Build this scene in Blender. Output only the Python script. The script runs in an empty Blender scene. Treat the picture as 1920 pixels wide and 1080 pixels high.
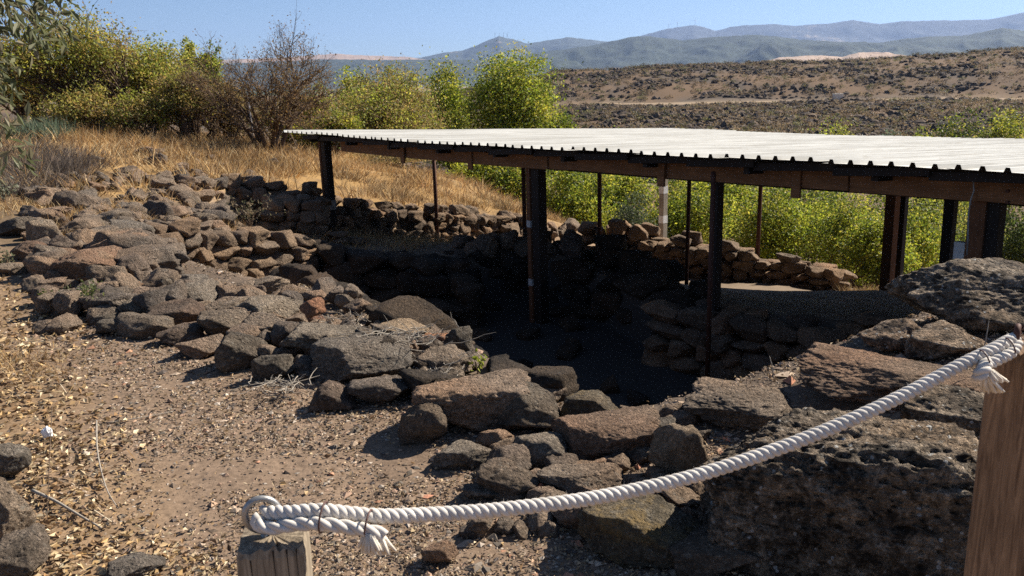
import bpy, bmesh, math, random
import numpy as np
from mathutils import Vector, Matrix

random.seed(7)
RNG = np.random.default_rng(7)
SC = bpy.context.scene
COL = SC.collection

# ------------------------------------------------------------------ camera
F_PX = 1680.0
CAM = np.array([0.0, 0.0, 1.6])
PITCH = math.atan(390.0 / F_PX)
ROLL = 0.023
FWD = np.array([0.0, math.cos(PITCH), -math.sin(PITCH)])
R0 = np.array([1.0, 0.0, 0.0])
U0 = np.array([0.0, math.sin(PITCH), math.cos(PITCH)])
RGT = math.cos(ROLL) * R0 - math.sin(ROLL) * U0
UPV = math.sin(ROLL) * R0 + math.cos(ROLL) * U0

cam_data = bpy.data.cameras.new("camera")
cam_data.sensor_width = 36.0
cam_data.lens = F_PX / 1920.0 * 36.0
cam_data.clip_start = 0.05
cam_data.clip_end = 40000.0
cam_data.dof.use_dof = True
cam_data.dof.focus_distance = 4.5
cam_data.dof.aperture_fstop = 14.0
cam = bpy.data.objects.new("camera", cam_data)
COL.objects.link(cam)
cam.matrix_world = Matrix(((RGT[0], UPV[0], -FWD[0], CAM[0]),
                           (RGT[1], UPV[1], -FWD[1], CAM[1]),
                           (RGT[2], UPV[2], -FWD[2], CAM[2]), (0, 0, 0, 1)))
SC.camera = cam

# ------------------------------------------------------------------ world, sun, exposure
SUN_AZ = 60.0            # degrees right of straight ahead
SUN_EL = 38.5
world = bpy.data.worlds.new("World")
SC.world = world
world.use_nodes = True
wn = world.node_tree.nodes
wl = world.node_tree.links
wn.clear()
sky = wn.new("ShaderNodeTexSky")
sky.sky_type = 'NISHITA'
sky.sun_disc = False
sky.sun_elevation = math.radians(SUN_EL)
sky.sun_rotation = math.radians(SUN_AZ)
sky.altitude = 700
sky.air_density = 0.8
sky.dust_density = 0.0
sky.ozone_density = 4.5
bg = wn.new("ShaderNodeBackground")
bg.inputs['Strength'].default_value = 0.05
wo = wn.new("ShaderNodeOutputWorld")
wl.new(sky.outputs[0], bg.inputs[0])
wl.new(bg.outputs[0], wo.inputs[0])

SDIR = Vector((math.sin(math.radians(SUN_AZ)) * math.cos(math.radians(SUN_EL)),
               math.cos(math.radians(SUN_AZ)) * math.cos(math.radians(SUN_EL)),
               math.sin(math.radians(SUN_EL))))
sun_data = bpy.data.lights.new("sun", 'SUN')
sun_data.energy = 5.0
sun_data.angle = math.radians(0.53)
sun_data.color = (1.0, 0.93, 0.82)
sun = bpy.data.objects.new("sun", sun_data)
COL.objects.link(sun)
sun.rotation_euler = SDIR.to_track_quat('Z', 'Y').to_euler()
sun.location = (20, 12, 30)

vs = SC.view_settings
vs.view_transform = 'Standard'
vs.look = 'None'
vs.gamma = 1.0
vs.use_curve_mapping = False
vs.exposure = 1.1
SC.render.engine = 'CYCLES'
SC.cycles.max_bounces = 6
SC.cycles.diffuse_bounces = 2
SC.cycles.volume_bounces = 0
SC.cycles.transmission_bounces = 3
SC.cycles.use_denoising = False
SC.cycles.denoiser = 'OPENIMAGEDENOISE'
SC.cycles.denoising_input_passes = 'RGB_ALBEDO_NORMAL'
SC.cycles.denoising_prefilter = 'ACCURATE'
SC.cycles.use_adaptive_sampling = False
SC.cycles.sample_clamp_indirect = 1.5

# ------------------------------------------------------------------ pixel helpers (photo pixels 1920x1080)
def rdir(px, py):
    return FWD + (px - 960.0) / F_PX * RGT - (py - 540.0) / F_PX * UPV

def at_depth(px, py, d):
    return CAM + rdir(px, py) * d

def at_y(px, py, Y):
    r = rdir(px, py)
    return CAM + r * (Y / r[1])

def at_dist(px, py, D):
    r = rdir(px, py)
    return CAM + r * (D / math.hypot(r[0], r[1]))

def depth_of(p):
    return float(np.dot(np.asarray(p) - CAM, FWD))

# ------------------------------------------------------------------ noise
def _hash(ix, iy, iz, seed):
    h = (ix.astype(np.int64) * 374761393 + iy.astype(np.int64) * 668265263 +
         iz.astype(np.int64) * 2147483647 + seed * 974634777) & 0xFFFFFFFF
    h = ((h ^ (h >> 13)) * 1274126177) & 0xFFFFFFFF
    h = ((h ^ (h >> 16)) * 2246822519) & 0xFFFFFFFF
    return ((h ^ (h >> 15)) & 0xFFFF) / 32767.5 - 1.0

def vnoise(P, seed=0):
    P = np.asarray(P, float)
    I = np.floor(P)
    f = P - I
    u = f * f * f * (f * (f * 6 - 15) + 10)
    ix, iy, iz = I[:, 0], I[:, 1], I[:, 2]
    r = 0
    for dx in (0, 1):
        wx = u[:, 0] if dx else 1 - u[:, 0]
        for dy in (0, 1):
            wy = u[:, 1] if dy else 1 - u[:, 1]
            for dz in (0, 1):
                wz = u[:, 2] if dz else 1 - u[:, 2]
                r = r + wx * wy * wz * _hash(ix + dx, iy + dy, iz + dz, seed)
    return r

def fbm(P, octv=4, seed=0, gain=0.5, lac=2.03):
    P = np.asarray(P, float)
    a, s, r = 1.0, 0.0, 0
    for o in range(octv):
        r = r + a * vnoise(P, seed + o * 17)
        s += a
        a *= gain
        P = P * lac + 7.31
    return r / s

def fbm2(x, y, sc, octv=4, seed=0, gain=0.5):
    return fbm(np.stack([x * sc, y * sc, np.zeros_like(x) + 0.37], 1), octv, seed, gain)

def sstep(a, b, x):
    t = np.clip((x - a) / (b - a), 0, 1)
    return t * t * (3 - 2 * t)

# ------------------------------------------------------------------ object helpers
def tag(o, label=None, cat=None, group=None, kind=None):
    if label: o['label'] = label
    if cat: o['category'] = cat
    if group: o['group'] = group
    if kind: o['kind'] = kind
    return o

def empty(name, loc, label, cat, group=None):
    o = bpy.data.objects.new(name, None)
    o.empty_display_size = 0.1
    o.location = Vector([float(v) for v in loc])
    COL.objects.link(o)
    return tag(o, label, cat, group)

def link(name, me, parent=None, loc=None):
    o = bpy.data.objects.new(name, me)
    COL.objects.link(o)
    if parent is not None:
        o.parent = parent
    if loc is not None:
        o.location = Vector([float(v) for v in loc])
    return o

def build_mesh(name, V, F, mat=None, smooth=False, col=None):
    """V (n,3); F (m,k) uniform polygons; col (n,3) point colours"""
    V = np.asarray(V, np.float32)
    F = np.asarray(F, np.int32)
    me = bpy.data.meshes.new(name)
    me.vertices.add(len(V))
    me.vertices.foreach_set('co', V.ravel())
    k = F.shape[1]
    me.loops.add(F.size)
    me.loops.foreach_set('vertex_index', F.ravel())
    me.polygons.add(len(F))
    me.polygons.foreach_set('loop_start', np.arange(0, F.size, k, dtype=np.int32))
    me.polygons.foreach_set('use_smooth', np.full(len(F), smooth, bool))
    me.update(calc_edges=True)
    me.validate()
    if col is not None:
        ca = me.color_attributes.new('col', 'FLOAT_COLOR', 'POINT')
        c4 = np.ones((len(V), 4), np.float32)
        c4[:, :3] = col
        ca.data.foreach_set('color', c4.ravel())
    if mat is not None:
        me.materials.append(mat)
    return me

class MB:
    """collects mixed shapes into one mesh"""
    def __init__(self):
        self.v = []; self.f = []
    def add(self, V, F):
        o = len(self.v)
        self.v += [tuple(float(c) for c in p) for p in V]
        self.f += [tuple(i + o for i in f) for f in F]
    def box(self, c, half, ax=None):
        """oriented box; ax = 3 unit axes rows"""
        ax = np.eye(3) if ax is None else np.asarray(ax)
        c = np.asarray(c, float)
        V = []
        for sx in (-1, 1):
            for sy in (-1, 1):
                for sz in (-1, 1):
                    V.append(c + sx * half[0] * ax[0] + sy * half[1] * ax[1] + sz * half[2] * ax[2])
        F = [(0, 1, 3, 2), (4, 6, 7, 5), (0, 4, 5, 1), (2, 3, 7, 6), (0, 2, 6, 4), (1, 5, 7, 3)]
        self.add(V, F)
    def tube(self, pts, rad, n=6, cap=True):
        V, F = tube_arrays(pts, rad, n, cap)
        self.add(V, F)
    def mesh(self, name, mat, smooth=False, bevel=0.0):
        me = bpy.data.meshes.new(name)
        me.from_pydata(self.v, [], self.f)
        bm = bmesh.new(); bm.from_mesh(me)
        bmesh.ops.recalc_face_normals(bm, faces=bm.faces)
        if bevel > 0:
            bmesh.ops.bevel(bm, geom=list(bm.edges), offset=bevel, segments=2, affect='EDGES', profile=0.5)
        bm.to_mesh(me); bm.free()
        if smooth:
            me.polygons.foreach_set('use_smooth', np.full(len(me.polygons), True, bool))
        me.materials.append(mat)
        return me

def frames(pts):
    pts = np.asarray(pts, float)
    T = np.gradient(pts, axis=0)
    T /= np.linalg.norm(T, axis=1)[:, None] + 1e-12
    N = np.zeros_like(T)
    a = np.array([0, 0, 1.0]) if abs(T[0, 2]) < 0.9 else np.array([1.0, 0, 0])
    n = np.cross(T[0], a); n /= np.linalg.norm(n)
    for i in range(len(pts)):
        n = n - T[i] * np.dot(n, T[i])
        n /= np.linalg.norm(n) + 1e-12
        N[i] = n
    return T, N, np.cross(T, N)

def tube_arrays(pts, rad, n=6, cap=True):
    pts = np.asarray(pts, float)
    rad = np.broadcast_to(np.asarray(rad, float), (len(pts),))
    T, N, B = frames(pts)
    a = np.arange(n) * 2 * math.pi / n
    V = (pts[:, None, :] + rad[:, None, None] * (np.cos(a)[None, :, None] * N[:, None, :] + np.sin(a)[None, :, None] * B[:, None, :])).reshape(-1, 3)
    F = []
    for i in range(len(pts) - 1):
        for j in range(n):
            k = (j + 1) % n
            F.append((i * n + j, i * n + k, (i + 1) * n + k, (i + 1) * n + j))
    if cap:
        F.append(tuple(range(n - 1, -1, -1)))
        F.append(tuple((len(pts) - 1) * n + j for j in range(n)))
    return V, F

# ------------------------------------------------------------------ materials
class NT:
    def __init__(self, name):
        self.m = bpy.data.materials.new(name)
        self.m.use_nodes = True
        self.n = self.m.node_tree.nodes
        self.l = self.m.node_tree.links
        self.n.clear()
        self.out = self.n.new('ShaderNodeOutputMaterial')
    def new(self, t, **kw):
        nd = self.n.new(t)
        for k, v in kw.items():
            setattr(nd, k, v)
        return nd
    def link(self, a, b):
        self.l.new(a, b)
    def noise(self, vec, scale, detail=4, rough=0.5, dist=0.0):
        nd = self.new('ShaderNodeTexNoise')
        nd.inputs['Scale'].default_value = scale
        nd.inputs['Detail'].default_value = detail
        nd.inputs['Roughness'].default_value = rough
        nd.inputs['Distortion'].default_value = dist
        if vec is not None: self.link(vec, nd.inputs['Vector'])
        return nd.outputs[0]
    def vor(self, vec, scale, feat='F1', out=0, rnd=1.0):
        nd = self.new('ShaderNodeTexVoronoi', feature=feat)
        nd.inputs['Scale'].default_value = scale
        nd.inputs['Randomness'].default_value = rnd
        if vec is not None: self.link(vec, nd.inputs['Vector'])
        return nd.outputs[out]
    def ramp(self, fac, stops):
        nd = self.new('ShaderNodeValToRGB')
        e = nd.color_ramp.elements
        while len(e) < len(stops): e.new(0.5)
        for i, (p, c) in enumerate(stops):
            e[i].position = p
            e[i].color = (c, c, c, 1) if isinstance(c, (int, float)) else (*c, 1)
        self.link(fac, nd.inputs[0])
        return nd.outputs[0]
    def mix(self, fac, a, b, mode='MIX'):
        nd = self.new('ShaderNodeMix', data_type='RGBA', blend_type=mode)
        for s, v in ((nd.inputs[0], fac), (nd.inputs[6], a), (nd.inputs[7], b)):
            if isinstance(v, (int, float)): s.default_value = v
            elif isinstance(v, tuple): s.default_value = (*v, 1)
            else: self.link(v, s)
        return nd.outputs[2]
    def math(self, op, a, b=None):
        nd = self.new('ShaderNodeMath', operation=op)
        for s, v in ((nd.inputs[0], a), (nd.inputs[1], b)):
            if v is None: continue
            if isinstance(v, (int, float)): s.default_value = v
            else: self.link(v, s)
        return nd.outputs[0]
    def bump(self, h, strength, dist, nrm=None):
        nd = self.new('ShaderNodeBump')
        nd.inputs['Strength'].default_value = strength
        nd.inputs['Distance'].default_value = dist
        self.link(h, nd.inputs['Height'])
        if nrm is not None: self.link(nrm, nd.inputs['Normal'])
        return nd.outputs[0]
    def pos(self):
        return self.new('ShaderNodeNewGeometry').outputs['Position']
    def bsdf(self, color, rough=0.9, normal=None, metal=0.0, spec=0.3):
        b = self.new('ShaderNodeBsdfPrincipled')
        if isinstance(color, tuple): b.inputs['Base Color'].default_value = (*color, 1)
        else: self.link(color, b.inputs['Base Color'])
        if isinstance(rough, (int, float)): b.inputs['Roughness'].default_value = rough
        else: self.link(rough, b.inputs['Roughness'])
        b.inputs['Metallic'].default_value = metal
        b.inputs['Specular IOR Level'].default_value = spec
        if normal is not None: self.link(normal, b.inputs['Normal'])
        self.link(b.outputs[0], self.out.inputs[0])
        return b

def mat_basalt(name, dark, light, warm, lichen=0.25, lich_col=(0.30, 0.27, 0.22), pit=1.0, scale=1.0, moss=None, spots=0.0):
    t = NT(name)
    p = t.pos()
    rnd = t.new('ShaderNodeObjectInfo').outputs['Random']
    n1 = t.noise(p, 5 * scale, 6, 0.65)
    n2 = t.noise(p, 46 * scale, 6, 0.8)
    n3 = t.noise(p, 1.7 * scale, 3, 0.5)
    n4 = t.noise(p, 110 * scale, 3, 0.7)
    base = t.mix(t.ramp(n1, [(0.3, 0.0), (0.7, 1.0)]), dark, light)
    base = t.mix(t.math('MULTIPLY', t.ramp(n3, [(0.42, 0.0), (0.68, 1.0)]), 0.75), base, warm)
    base = t.mix(0.8, base, t.ramp(n2, [(0.32, 0.3), (0.5, 0.85), (0.68, 1.9)]), 'MULTIPLY')
    base = t.mix(0.6, base, t.ramp(n4, [(0.3, 0.5), (0.7, 1.5)]), 'MULTIPLY')
    base = t.mix(1.0, base, t.ramp(rnd, [(0.0, (0.66, 0.64, 0.64)), (0.35, (0.92, 0.88, 0.83)), (0.7, (1.1, 1.0, 0.88)), (1.0, (1.25, 1.06, 0.92))]), 'MULTIPLY')
    lic = t.math('MULTIPLY', t.ramp(t.noise(p, 34 * scale, 5, 0.75), [(0.60 - 0.1 * lichen, 0.0), (0.65 - 0.1 * lichen, 1.0)]), min(1.0, lichen * 1.6))
    base = t.mix(lic, base, lich_col)
    if moss:
        mm = t.ramp(t.noise(p, 4.0, 6, 0.8), [(0.50, 0.0), (0.60, 0.75)])
        base = t.mix(t.math('MULTIPLY', mm, t.ramp(n2, [(0.35, 0.25), (0.6, 1.0)])), base, moss)
    if spots:
        v3 = t.vor(p, 26)
        k = t.math('MULTIPLY', t.ramp(t.math('ADD', v3, t.math('MULTIPLY', n2, .12)), [(0.20, 1.0), (0.25, 0.0)]), t.ramp(t.noise(p, 7, 3), [(0.44, 0.0), (0.52, spots)]))
        base = t.mix(k, base, (0.50, 0.48, 0.44))
    if spots:
        base = t.mix(1.0, base, t.ramp(t.noise(p, 15, 6, 0.75, 0.5), [(0.40, 0.28), (0.5, 0.9), (0.62, 1.6)]), 'MULTIPLY')
        base = t.mix(k, base, (0.55, 0.53, 0.49))
    wp = t.new('ShaderNodeVectorMath', operation='ADD')
    dn = t.new('ShaderNodeVectorMath', operation='SCALE'); dn.inputs[3].default_value = 0.03
    nzc = t.new('ShaderNodeTexNoise'); nzc.inputs['Scale'].default_value = 18; t.link(p, nzc.inputs['Vector'])
    t.link(nzc.outputs[1], dn.inputs[0]); t.link(p, wp.inputs[0]); t.link(dn.outputs[0], wp.inputs[1])
    pw = wp.outputs[0]
    v = t.vor(pw, 62 * scale)
    v2 = t.vor(pw, 27 * scale)
    hgt = t.math('ADD', t.math('MULTIPLY', t.ramp(v, [(0.0, 0.0), (0.42, 1.0)]), 0.9 * pit), t.math('MULTIPLY', t.ramp(v2, [(0.0, 0.0), (0.30, 1.0)]), 1.1 * pit))
    hgt = t.math('ADD', hgt, t.math('MULTIPLY', n2, 2.2))
    hgt = t.math('ADD', hgt, t.math('MULTIPLY', n1, 2.5))
    nrm = t.bump(hgt, 1.0, 0.022 / scale)
    t.bsdf(base, 0.95, nrm, 0, 0.15)
    return t.m

def mat_attr(name, rough=0.9, transl=0.0, nscale=0, bump=0.0, spec=0.2, vary=0.35):
    """colour from the per-piece colour attribute"""
    t = NT(name)
    a = t.new('ShaderNodeAttribute', attribute_name='col').outputs['Color']
    c = a
    nrm = None
    if nscale:
        nz = t.noise(t.pos(), nscale, 5, 0.65)
        c = t.mix(1.0, a, t.ramp(nz, [(0.25, 1 - vary), (0.75, 1 + vary)]), 'MULTIPLY')
        if bump: nrm = t.bump(nz, 0.6, bump)
    b = t.bsdf(c, rough, nrm, 0, spec)
    if transl > 0:
        tr = t.new('ShaderNodeBsdfTranslucent')
        t.link(c, tr.inputs[0])
        mx = t.new('ShaderNodeMixShader')
        mx.inputs[0].default_value = transl
        t.link(b.outputs[0], mx.inputs[1]); t.link(tr.outputs[0], mx.inputs[2])
        t.link(mx.outputs[0], t.out.inputs[0])
    return t.m

def mat_wood(name, c1, c2, axis='Z', rough=0.85, scale=1.0):
    t = NT(name)
    tc = t.new('ShaderNodeTexCoord').outputs['Object']
    mp = t.new('ShaderNodeMapping')
    s = {'X': (3, 45, 45), 'Y': (45, 3, 45), 'Z': (45, 45, 3)}[axis]
    mp.inputs['Scale'].default_value = tuple(v * scale for v in s)
    t.link(tc, mp.inputs[0])
    n = t.noise(mp.outputs[0], 1.7, 8, 0.7, 1.6)
    n2 = t.noise(tc, 5, 4, 0.6)
    c = t.mix(t.ramp(n, [(0.34, 0.0), (0.64, 1.0)]), c1, c2)
    c = t.mix(0.6, c, t.ramp(n2, [(0.3, 0.6), (0.7, 1.3)]), 'MULTIPLY')
    t.bsdf(c, rough, t.bump(n, 0.7, 0.003), 0, 0.25)
    return t.m

def mat_plain(name, c, rough=0.8, metal=0.0, nscale=20, vary=0.3, bump=0.002, spec=0.3):
    t = NT(name)
    n = t.noise(t.pos(), nscale, 6, 0.65)
    col = t.mix(1.0, c, t.ramp(n, [(0.25, 1 - vary), (0.75, 1 + vary)]), 'MULTIPLY')
    t.bsdf(col, rough, t.bump(n, 0.5, bump), metal, spec)
    return t.m

M = {}
M['rock'] = mat_basalt('basalt', (0.115, 0.097, 0.08), (0.33, 0.275, 0.225), (0.33, 0.235, 0.165), 0.25)
M['rock_grey'] = mat_basalt('grey_basalt', (0.13, 0.112, 0.094), (0.36, 0.315, 0.26), (0.31, 0.25, 0.19), 0.35)
M['rock_dark'] = mat_basalt('dark_basalt', (0.07, 0.062, 0.053), (0.21, 0.182, 0.15), (0.19, 0.15, 0.115), 0.3)
M['rock_red'] = mat_basalt('red_scoria', (0.22, 0.11, 0.07), (0.44, 0.24, 0.15), (0.40, 0.22, 0.13), 0.1, pit=0.5)
M['rock_brown'] = mat_basalt('brown_basalt', (0.13, 0.10, 0.077), (0.34, 0.25, 0.185), (0.34, 0.205, 0.135), 0.15)
M['rock_sand'] = mat_basalt('sandy_rock', (0.27, 0.20, 0.135), (0.54, 0.42, 0.29), (0.46, 0.33, 0.21), 0.1, pit=0.6)
M['rock_moss'] = mat_basalt('lichen_basalt', (0.09, 0.08, 0.064), (0.26, 0.22, 0.155), (0.24, 0.175, 0.11), 0.3, moss=(0.30, 0.20, 0.075))
M['boulder'] = mat_basalt('lichen_spotted_basalt', (0.06, 0.05, 0.041), (0.35, 0.30, 0.245), (0.32, 0.235, 0.16), 0.35, (0.34, 0.31, 0.26), pit=1.6, spots=0.9)
M['masonry'] = mat_basalt('masonry_basalt', (0.13, 0.098, 0.074), (0.34, 0.26, 0.19), (0.33, 0.225, 0.145), 0.2, pit=0.7)
M['pit_shade_rock'] = mat_basalt('shade_darkened_basalt', (0.03, 0.026, 0.022), (0.10, 0.083, 0.067), (0.10, 0.075, 0.055), 0.1)  # wall stone recoloured near black, pit shade put into the colour
M['ground'] = mat_attr('soil', 0.95, 0, 30, 0.012, 0.1, 0.4)
M['chip'] = mat_attr('stone_chips', 0.9, 0, 60, 0.002)
M['litter'] = mat_attr('dry_leaves', 0.8, 0.15)
M['grass'] = mat_attr('dry_grass', 0.8, 0.3)
M['leaf'] = mat_attr('foliage', 0.55, 0.5, spec=0.35)
M['bark'] = mat_plain('bark', (0.10, 0.066, 0.042), 0.95, nscale=14, vary=0.5, bump=0.01)
M['bark_pale'] = mat_plain('dead_wood', (0.30, 0.26, 0.21), 0.9, nscale=40, vary=0.4)
M['hill'] = mat_attr('hill_cover', 0.95, 0, 0)
M['lava'] = mat_attr('lava_rubble', 0.95, 0, 1.5, 0.25)
M['timber'] = mat_wood('brown_timber', (0.14, 0.062, 0.026), (0.27, 0.13, 0.06), 'X')
M['timber_post'] = mat_wood('brown_post_timber', (0.10, 0.040, 0.018), (0.19, 0.085, 0.04), 'Z')
M['tar'] = mat_wood('tarred_wood', (0.008, 0.006, 0.005), (0.032, 0.022, 0.017), 'Z', 0.7)
M['grey_wood'] = mat_wood('weathered_post', (0.13, 0.10, 0.07), (0.36, 0.29, 0.205), 'Z')
M['right_wood'] = mat_wood('brown_fence_post', (0.13, 0.075, 0.042), (0.34, 0.21, 0.12), 'Z')
M['pale_wood'] = mat_wood('pale_old_timber', (0.24, 0.20, 0.15), (0.42, 0.37, 0.30), 'Z')
M['crack'] = mat_plain('crack', (0.02, 0.014, 0.01), 0.95)
M['rust'] = mat_plain('rusty_steel', (0.085, 0.035, 0.022), 0.7, 0.2, 25, 0.5)
M['steel'] = mat_plain('grey_steel', (0.35, 0.34, 0.32), 0.45, 0.7, 40, 0.3)
M['white_paint'] = mat_plain('white_paint', (0.72, 0.71, 0.68), 0.6, nscale=25, vary=0.25)
M['shade_white'] = mat_plain('shade_dimmed_white_paint', (0.42, 0.41, 0.39), 0.75, nscale=45, vary=0.6)  # white paint greyed in its colour to stand for shade under the roof
M['dull_paint'] = mat_plain('dull_pale_paint', (0.22, 0.20, 0.18), 0.7, nscale=30, vary=0.5)  # darker, uneven pale tone for the left post band
M['pole'] = mat_plain('pale_pole', (0.55, 0.53, 0.5), 0.5, 0.0)
M['wire'] = mat_plain('brown_wire', (0.10, 0.05, 0.04), 0.6)
M['cable'] = mat_plain('black_grey_cable', (0.25, 0.25, 0.24), 0.5)
M['rope'] = mat_plain('white_cotton_rope', (0.60, 0.55, 0.485), 0.85, 0.0, 28, 0.22, 0.0012, 0.1)
M['fray'] = mat_plain('frayed_rope', (0.66, 0.58, 0.47), 0.9)
M['tissue'] = mat_plain('white_tissue', (0.8, 0.79, 0.78), 0.9)

t = NT('roof_metal')
p_ = t.pos()
mp_ = t.new('ShaderNodeMapping'); mp_.vector_type = 'TEXTURE'
mp_.inputs['Rotation'].default_value = (0, 0, math.atan2(.561, .828))
mp_.inputs['Scale'].default_value = (2.2, .14, 1.0)
t.link(p_, mp_.inputs[0])
st_ = t.noise(mp_.outputs[0], 1.0, 6, 0.7)
nz2_ = t.noise(p_, 2.2, 5, 0.7)
rc_ = t.mix(t.ramp(st_, [(0.38, 0.0), (0.62, 1.0)]), (0.66, 0.64, 0.58), (0.40, 0.38, 0.33))
rc_ = t.mix(t.ramp(nz2_, [(0.58, 0.0), (0.72, 0.5)]), rc_, (0.36, 0.31, 0.24))
t.bsdf(rc_, 0.55, None, 0.0, 0.4)
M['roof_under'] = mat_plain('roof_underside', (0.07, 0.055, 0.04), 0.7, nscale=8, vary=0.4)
M['roof'] = t.m

# ------------------------------------------------------------------ terrain
def rbf(pts):
    P = np.array(pts, float)
    n = len(P)
    D = np.hypot(P[:, None, 0] - P[None, :, 0], P[:, None, 1] - P[None, :, 1])
    K = np.sqrt(D * D + 0.5)
    A = np.zeros((n + 1, n + 1))
    A[:n, :n] = K
    A[:n, n] = 1; A[n, :n] = 1
    w = np.linalg.solve(A, np.append(P[:, 2], 0))
    def ev(x, y):
        d = np.sqrt((x[:, None] - P[None, :, 0]) ** 2 + (y[:, None] - P[None, :, 1]) ** 2 + 0.5)
        return d @ w[:n] + w[n]
    return ev

H1 = rbf([(0, 0, 0), (-3, 3, 0), (1.1, 2.4, .0), (2.2, 2.6, .2), (1.3, 3.4, .12), (2.0, 3.6, .3), (1.6, 4.5, .18), (2.6, 4.6, .34), (3.3, 5.3, .2), (4.5, 5.5, .3), (0.4, 3.3, 0), (6, 5, .3), (-3.6, 6.9, 0), (-1.2, 6, 0), (0, 4.9, 0),
          (-3.6, 9.6, 0), (-5.4, 10.5, .12), (-6.2, 15.7, .2), (-10.4, 21.6, .6), (-6.6, 21.6, .2), (-5.2, 22, -.1),
          (-3.9, 11.2, -.14), (-4.3, 10.4, -.02), (-3.3, 12.2, -.47), (-4.2, 12.6, -.2), (-4.9, 16.4, -.12), (-3.3, 17.9, -.6), (-1.8, 19.4, -1.03), (.5, 21.4, -1.6), (1.7, 22.4, -2.1), (3, 24, -3.0),
          (-2, 22, -.75), (-1.3, 25, -1.15), (-3.7, 24, -.67), (0, 24, -1.6), (2, 27, -3.5), (-4, 27, -.6), (-2, 30, -1.8),
          (-20, 15, .6), (-20, 30, .8), (-10, 5, .1), (-10, -10, 0), (10, -10, 0), (10, 3, .2), (12, 7, 0), (0, -6, 0)])
H2 = rbf([(-3.6, 13, -.8), (-4.4, 15.3, -.75), (-2.5, 15.3, -1.1), (-2.6, 13.2, -1.0), (-3, 16.6, -1.2), (-1.6, 18.1, -1.6),
          (.6, 20.2, -2.1), (1.6, 21.2, -2.3), (0, 15.5, -1.2), (2.8, 19.6, -2.5), (6.7, 16.7, -2.64), (4.2, 14.5, -1.93), (5.2, 16.3, -2.36), (5.65, 17.7, -2.57), (6.2, 14.5, -1.95),
          (3.4, 17.3, -2.42), (2.3, 10.2, -1.0), (3.6, 9.1, -.95), (5, 7.8, -.8), (4, 12.5, -1.56), (1.8, 14, -1.5), (1, 13.8, -1.1),
          (8, 12, -1.6), (10, 9, -1.2), (4, 6.6, -.5), (3.5, 22, -3.4), (7.9, 18.7, -3.1), (6, 22, -4), (10, 22, -4.6), (3, 27, -4.8),
          (12, 30, -6), (14, 16, -3), (20, 25, -6), (-2.9, 10.5, -1.35), (-3.75, 10.15, -1.0), (-3.3, 11, -1.2), (-3.0, 9.6, -1.2), (-3.5, 9.85, -1.1), (-2.5, 9.0, -1.2), (-2.6, 8.4, -1.15), (-3.4, 9.2, -1.05), (0, 8, -1), (1, 6, -.6)])
LOWER = np.array([(.55, 4.15), (1.0, 4.3), (2.2, 4.9), (3.2, 5.6), (4.6, 6.2), (7, 6.6), (12, 7), (60, 8), (90, 60), (30, 70), (6, 40), (3.2, 24.2), (1.8, 22.1), (.55, 21.1),
                  (-1.75, 19.1), (-3.25, 17.55), (-3.9, 16.7), (-5.0, 16.15), (-5.0, 15.4), (-4.6, 13.2), (-3.7, 12.75), (-3.12, 12.35), (-3.6, 11.5), (-4.2, 10.55), (-4.3, 10.05), (-3.75, 9.2), (-3.0, 8.4),
                  (-2.3, 7.8), (-1.65, 7.35), (-1.0, 6.55), (-.35, 5.6), (.1, 4.75)])
PIT = np.array([(.65, 4.5), (1.6, 4.95), (2.9, 6.0), (4.2, 7.2), (4.4, 8.1), (3.5, 8.9), (2.25, 9.9), (1.7, 11.2), (1.0, 13.0), (0.3, 13.9), (-.9, 13.3),
                (-1.9, 12.6), (-2.7, 12.0), (-2.95, 11.2), (-2.85, 10.2), (-2.5, 9.3), (-2.0, 8.45), (-1.3, 7.3), (-.7, 6.5), (-.1, 5.6), (.25, 4.8)])

def psd(x, y, P):
    """signed distance to polygon, negative inside"""
    n = len(P)
    d = np.full(len(x), 1e18)
    ins = np.zeros(len(x), bool)
    for i in range(n):
        x1, y1 = P[i]; x2, y2 = P[(i + 1) % n]
        ex, ey = x2 - x1, y2 - y1
        tt = np.clip(((x - x1) * ex + (y - y1) * ey) / (ex * ex + ey * ey), 0, 1)
        d = np.minimum(d, (x - x1 - tt * ex) ** 2 + (y - y1 - tt * ey) ** 2)
        c = ((y1 > y) != (y2 > y)) & (x < (x2 - x1) * (y - y1) / (y2 - y1 + 1e-12) + x1)
        ins ^= c
    d = np.sqrt(d)
    return np.where(ins, -d, d)

def zray(px, py, D):
    return at_dist(px, py, D)[2]

CREST_D = 325.0
_cpx = [(-400, 140), (300, 150), (760, 150), (960, 146), (1035, 136), (1130, 133), (1200, 128), (1290, 123), (1400, 121), (1500, 117), (1600, 114), (1700, 107), (1800, 105), (1860, 97), (1920, 92), (2300, 80), (3000, 80)]
CREST_AZ = np.array([math.degrees(math.atan2(rdir(a, b)[0], rdir(a, b)[1])) for a, b in _cpx])
CREST_Z = np.array([zray(a, b, CREST_D) for a, b in _cpx])
CREST_Z[:4] -= np.array([6, 6, 6, 3])

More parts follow.
